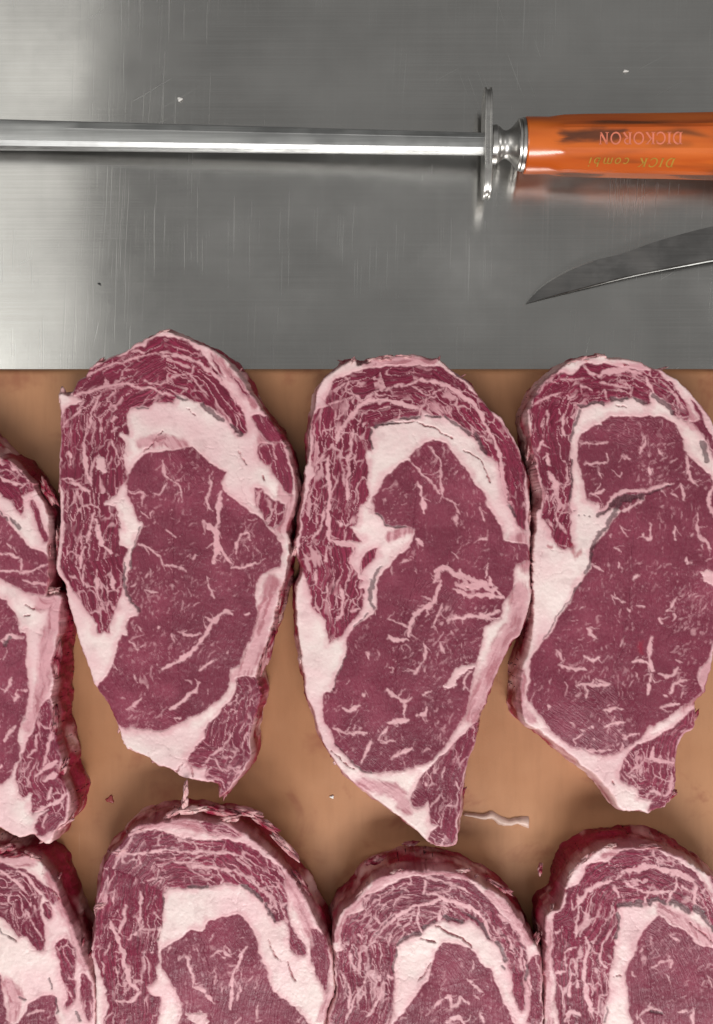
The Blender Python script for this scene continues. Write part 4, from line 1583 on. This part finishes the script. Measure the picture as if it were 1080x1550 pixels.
H_AXIS_Z = 0.0150
for px, r, fc in hp:
    ring = []
    cyo = -(221.0 - 219.0 + (px - 793) * 0.004) * PX
    for k in range(M8):
        a = 2 * math.pi * k / M8
        q = hand_r(a, r, fc) * PX
        ring.append(((px - 738) * PX, cyo + math.cos(a) * q, H_AXIS_Z + math.sin(a) * q * 0.985))
    rings.append(ring)
V, F = loft(rings)
x_off = (793 - 738) * PX
hd = mesh_obj('handle', [(v[0] - x_off, v[1], v[2]) for v in V], F, M_HANDLE, steel, True, auto=14)
hd.location = (x_off, 0, 0)


# lettering: serif capitals drawn as ribbons that lie on the flats, upside down in the picture
GL = {
 'D': (7.5, [((1.6, 0), (1.6, 10), 1.6), ((0, 0.3), (4, 0.3), .6), ((0, 9.7), (4, 9.7), .6), ('arc', 3.2, 5, 4.1, 4.7, -90, 90, 1.4)]),
 'I': (4.2, [((2, 0), (2, 10), 1.6), ((0.4, 0.3), (3.6, 0.3), .6), ((0.4, 9.7), (3.6, 9.7), .6)]),
 'C': (7.2, [('arc', 4.2, 5, 3.9, 4.7, 45, 315, 1.3), ((7, 6.8), (7, 9.4), .6), ((7, 0.8), (7, 3), .6)]),
 'K': (8.0, [((1.6, 0), (1.6, 10), 1.6), ((0, 0.3), (3.2, 0.3), .6), ((0, 9.7), (3.2, 9.7), .6), ((2, 4.2), (6.6, 9.6), .8), ((3.4, 5.6), (7.2, 0.3), 1.5), ((5.4, 9.7), (7.8, 9.7), .6), ((5.8, 0.3), (8, 0.3), .6)]),
 'O': (8.6, [('arc', 4.3, 5, 3.9, 4.7, 0, 360, 1.3)]),
 'R': (7.8, [((1.6, 0), (1.6, 10), 1.6), ((0, 0.3), (3.2, 0.3), .6), ((0, 9.7), (3.4, 9.7), .6), ('arc', 3, 7.3, 3, 2.4, -90, 90, 1.2), ((3.4, 4.9), (7, 0.3), 1.5)]),
 'N': (8.6, [((1.6, 0), (1.6, 10), .9), ((1.4, 9.8), (7, 0.3), 1.6), ((7, 0), (7, 10), .9), ((0.2, 0.3), (3, 0.3), .6), ((5.8, 9.7), (8.2, 9.7), .6)]),
 'c': (5.4, [('arc', 2.8, 3.3, 2.4, 3.0, 45, 315, 1.2)]),
 'o': (5.8, [('arc', 2.9, 3.3, 2.4, 3.0, 0, 360, 1.2)]),
 'm': (9.0, [((0.8, 0), (0.8, 6.6), 1.3), ('arc', 2.6, 4.4, 1.8, 2.0, 0, 180, 1.0), ((4.4, 0), (4.4, 4.6), 1.3), ('arc', 6.2, 4.4, 1.8, 2.0, 0, 180, 1.0), ((8, 0), (8, 4.6), 1.3)]),
 'b': (5.8, [((0.8, 0), (0.8, 10), 1.3), ('arc', 2.8, 3.2, 2.3, 3.0, 0, 360, 1.1)]),
 'i': (2.6, [((1.0, 0), (1.0, 6.4), 1.3), ((1.0, 8.4), (1.0, 9.8), 1.4)]),
 ' ': (5.0, []),
}


def lettering(name, text, px_right, py_c, size, face_ang, mat, slant=0.0, track=1.0):
    """text starts at px_right and runs to the left, upside down, on the flat whose normal has angle face_ang from +y"""
    V, F = [], []
    pen = 0.0
    u = size * PX / 10.0
    for ch in text:
        adv, st = GL[ch]
        for s_ in st:
            if s_[0] == 'arc':
                _, cx, cy, rx, ry, a0, a1, w = s_
                nn = 14
                pts = [(cx + rx * math.cos(math.radians(a0 + (a1 - a0) * i / nn)), cy + ry * math.sin(math.radians(a0 + (a1 - a0) * i / nn))) for i in range(nn + 1)]
            else:
                pts, w = [s_[0], s_[1]], s_[2]
            for i in range(len(pts) - 1):
                (ax, ay), (bx, by) = pts[i], pts[i + 1]
                L = math.hypot(bx - ax, by - ay)
                nx, ny = -(by - ay) / L * w / 2, (bx - ax) / L * w / 2
                b0 = len(V)
                for qx, qy in ((ax + nx, ay + ny), (ax - nx, ay - ny), (bx - nx, by - ny), (bx + nx, by + ny)):
                    V.append((pen + qx + slant * qy, qy))
                F.append((b0, b0 + 1, b0 + 2, b0 + 3))
        pen += adv * track + 0.9
    # lay on the flat
    r_in = 45.6 * math.cos(math.pi / 8) * 1.04 * PX
    n = (math.cos(face_ang), math.sin(face_ang) * 0.985)
    tdir = (-math.sin(face_ang), math.cos(face_ang))
    out = []
    for (lx, ly) in V:
        xw = (px_right - 738) * PX - lx * u - x_off
        v = -(ly - 5) * u
        grow = 1 + (px_right - lx * size / 10 - 940) * 0.00030
        if tdir[0] < 0:
            k = -1
        else:
            k = 1
        cyo = -(2 + 0.6) * PX
        out.append((xw, cyo + n[0] * (r_in * grow + 0.00022) + k * tdir[0] * (v + py_c * PX), H_AXIS_Z + n[1] * (r_in * grow + 0.00022) + k * tdir[1] * (v + py_c * PX)))
    return mesh_obj(name, out, F, mat, hd)


lettering('lettering', 'DICKORON', 1018, 0.0, 17.5, math.radians(95.5), M_PINK, 0.0, 1.06)
lettering('lettering', 'DICK combi', 1012, 0.0, 15.0, math.radians(140.5), M_GOLD, 0.12, 1.28)

# ------------------------------------------------------------------ knife
top = catmull([at(*p, 0.002)[:2] for p in ((797, 459), (812, 441), (834, 424), (868, 406), (905, 394), (940, 386), (985, 370), (1030, 357), (1080, 345), (1180, 325), (1300, 302), (1420, 280))], False, 4)
bot = catmull([at(*p, 0.002)[:2] for p in ((797, 459), (835, 449), (880, 438), (925, 427), (960, 419), (1000, 411), (1040, 404), (1080, 397), (1180, 382), (1300, 364), (1420, 346), (1420, 346))], False, 4)[:len(top)]
kx, ky = at(1080, 370, 0)[:2]
knife = empty('boning_knife', (kx, ky, 0))
tag(knife, 'dark curved butcher knife blade lying with its tip on the table', 'knife')
m = min(len(top), len(bot))


def strip(rows, name, mat, parent, close=True):
    V, F = [], []
    k = len(rows[0])
    for r in rows:
        V += [(p[0] - kx, p[1] - ky, p[2]) for p in r]
    for i in range(len(rows) - 1):
        for j in range(k if close else k - 1):
            a, b = i * k + j, i * k + (j + 1) % k
            F.append((a, b, b + k, a + k))
    return mesh_obj(name, V, F, mat, parent, True, auto=20)


rows, e1, e2 = [], [], []
for i in range(m):
    T_, B_ = np.array(top[i]), np.array(bot[i])
    g = min(1.0, i / (m - 1) * 3)
    zb = 0.0006 + 0.006 * (i / (m - 1))
    hT = 0.0013 * (0.25 + 0.75 * g)
    q = lambda f, h: (T_[0] + (B_[0] - T_[0]) * f, T_[1] + (B_[1] - T_[1]) * f, zb + h)
    rows.append([q(0, hT), q(0.30, hT * 1.02), q(0.93, hT * 0.94), q(0.975, 0.0003), q(0.975, 0.0), q(0.90, -0.0002), q(0.30, -0.0002), q(0, 0)])
    e2.append([q(0.972, 0.00042), q(1.0, 0.00018), q(1.0, 0.0), q(0.962, 0.0)])
    if i <= 15:
        e1.append([q(-0.012, hT * 0.9), q(0.03, hT * 1.06), q(0.03, 0.0005), q(-0.012, 0.0005)])
bl = strip(rows, 'blade', M_BLADE, knife)
strip(e2, 'cutting_edge', M_EDGE, bl)
strip(e1, 'spine_bevel', M_EDGE, bl)
hs = []
A_, B_ = np.array(top[m - 1]), np.array(bot[m - 1])
c0 = (A_ + B_) / 2
dirv = np.array(top[m - 1]) - np.array(top[m - 5])
dirv /= np.linalg.norm(dirv)
nv = np.array([-dirv[1], dirv[0]])
for s_, w in ((-0.004, 0.010), (0, 0.0125), (0.02, 0.0145), (0.06, 0.0135), (0.10, 0.016), (0.118, 0.015), (0.123, 0.009)):
    c = c0 + dirv * s_
    hs.append([(c[0] + nv[0] * math.cos(2 * math.pi * k / 20) * w, c[1] + nv[1] * math.cos(2 * math.pi * k / 20) * w, 0.0105 + 0.0095 * math.sin(2 * math.pi * k / 20)) for k in range(20)])
V, F = loft(hs)
mesh_obj('grip', [(v[0] - kx, v[1] - ky, v[2]) for v in V], F, M_BLACK, knife, True, auto=40)


# ------------------------------------------------------------------ scraps and crumbs
def lump(name, px, py, z, rx, ry, rz, mat, label, cat, seed, group=None, rot=0.0):
    rr = random.Random(seed)
    V, F = [], []
    nu, nv_ = 14, 8
    for i in range(nv_ + 1):
        ph = math.pi * i / nv_
        for j in range(nu):
            a = 2 * math.pi * j / nu
            k = 1 + 0.28 * math.sin(3 * a + seed) * math.sin(ph) + rr.uniform(-.13, .13)
            X_, Y_, Z_ = rx * k * math.sin(ph) * math.cos(a), ry * k * math.sin(ph) * math.sin(a), rz * math.cos(ph) * (1 + rr.uniform(-.1, .1))
            V.append((X_ * math.cos(rot) - Y_ * math.sin(rot), X_ * math.sin(rot) + Y_ * math.cos(rot), Z_ + rz * 0.85))
    for i in range(nv_):
        for j in range(nu):
            a, b = i * nu + j, i * nu + (j + 1) % nu
            F.append((a, a + nu, b + nu, b))
    o = mesh_obj(name, V, F, mat, None, True)
    o.location = at(px, py, z)
    tag(o, label, cat, group)
    return o


lump('crumb', 273, 151, 0.0, 4.4 * S, 3.6 * S, 0.0006, M_CRUMB, 'small white crumb on the steel above the honing rod', 'crumb', 1)
lump('crumb', 947, 108, 0.0, 4.4 * S, 2.2 * S, 0.0004, M_CRUMB, 'tiny pale crumb on the steel above the orange handle', 'crumb', 2)
lump('crumb', 151, 430, 0.0, 3.0 * S, 1.6 * S, 0.0003, M_DARKBIT, 'tiny dark speck on the steel left of the pointed steak top', 'crumb', 3, None, -0.6)
lump('meat_speck', 167, 1210, ZB, 6 * S, 5.5 * S, 0.0003, M_REDBIT, 'small red meat speck on the board below the steaks', 'meat scrap', 4)
lump('crumb', 503, 1206, ZB, 3.2 * S, 2.4 * S, 0.0004, M_CRUMB, 'tiny pale crumb on the board between four steaks', 'crumb', 5)

# curled strip of fat on the board
pts = catmull(path('4 735,950 770,955 815,962 850,955 880,975 920,985 955,978 1000,985'), False, 4)
wid = [2, 3, 4, 6.5, 7, 5.5, 5, 9.5]
V, F = [], []
rr = random.Random(5)
for i, p in enumerate(pts):
    f = i / (len(pts) - 1) * 7
    w = wid[int(f)] + (wid[min(int(f) + 1, 7)] - wid[int(f)]) * (f - int(f)) + rr.uniform(-.5, .5)
    for (dy, hz) in ((-1, 0.0001), (-0.6, 0.0013), (0.2, 0.0017 + rr.uniform(0, .0006)), (0.8, 0.001), (1, 0.0001)):
        a = at(p[0] + rr.uniform(-.4, .4), p[1] + dy * w, ZB)
        V.append((a[0], a[1], ZB + hz))
for i in range(len(pts) - 1):
    for j in range(4):
        a = i * 5 + j
        F.append((a, a + 5, a + 6, a + 1))
F += [tuple(range(0, 5)), tuple(range(len(V) - 1, len(V) - 6, -1))]
o = mesh_obj('fat_strip', V, F, M_FATBIT, None, True)
c = at(760, 1240, ZB)
for v in o.data.vertices:
    v.co.x -= c[0]
    v.co.y -= c[1]
    v.co.z -= c[2]
o.location = c
tag(o, 'thin curled strip of pale fat lying on the board', 'meat scrap')
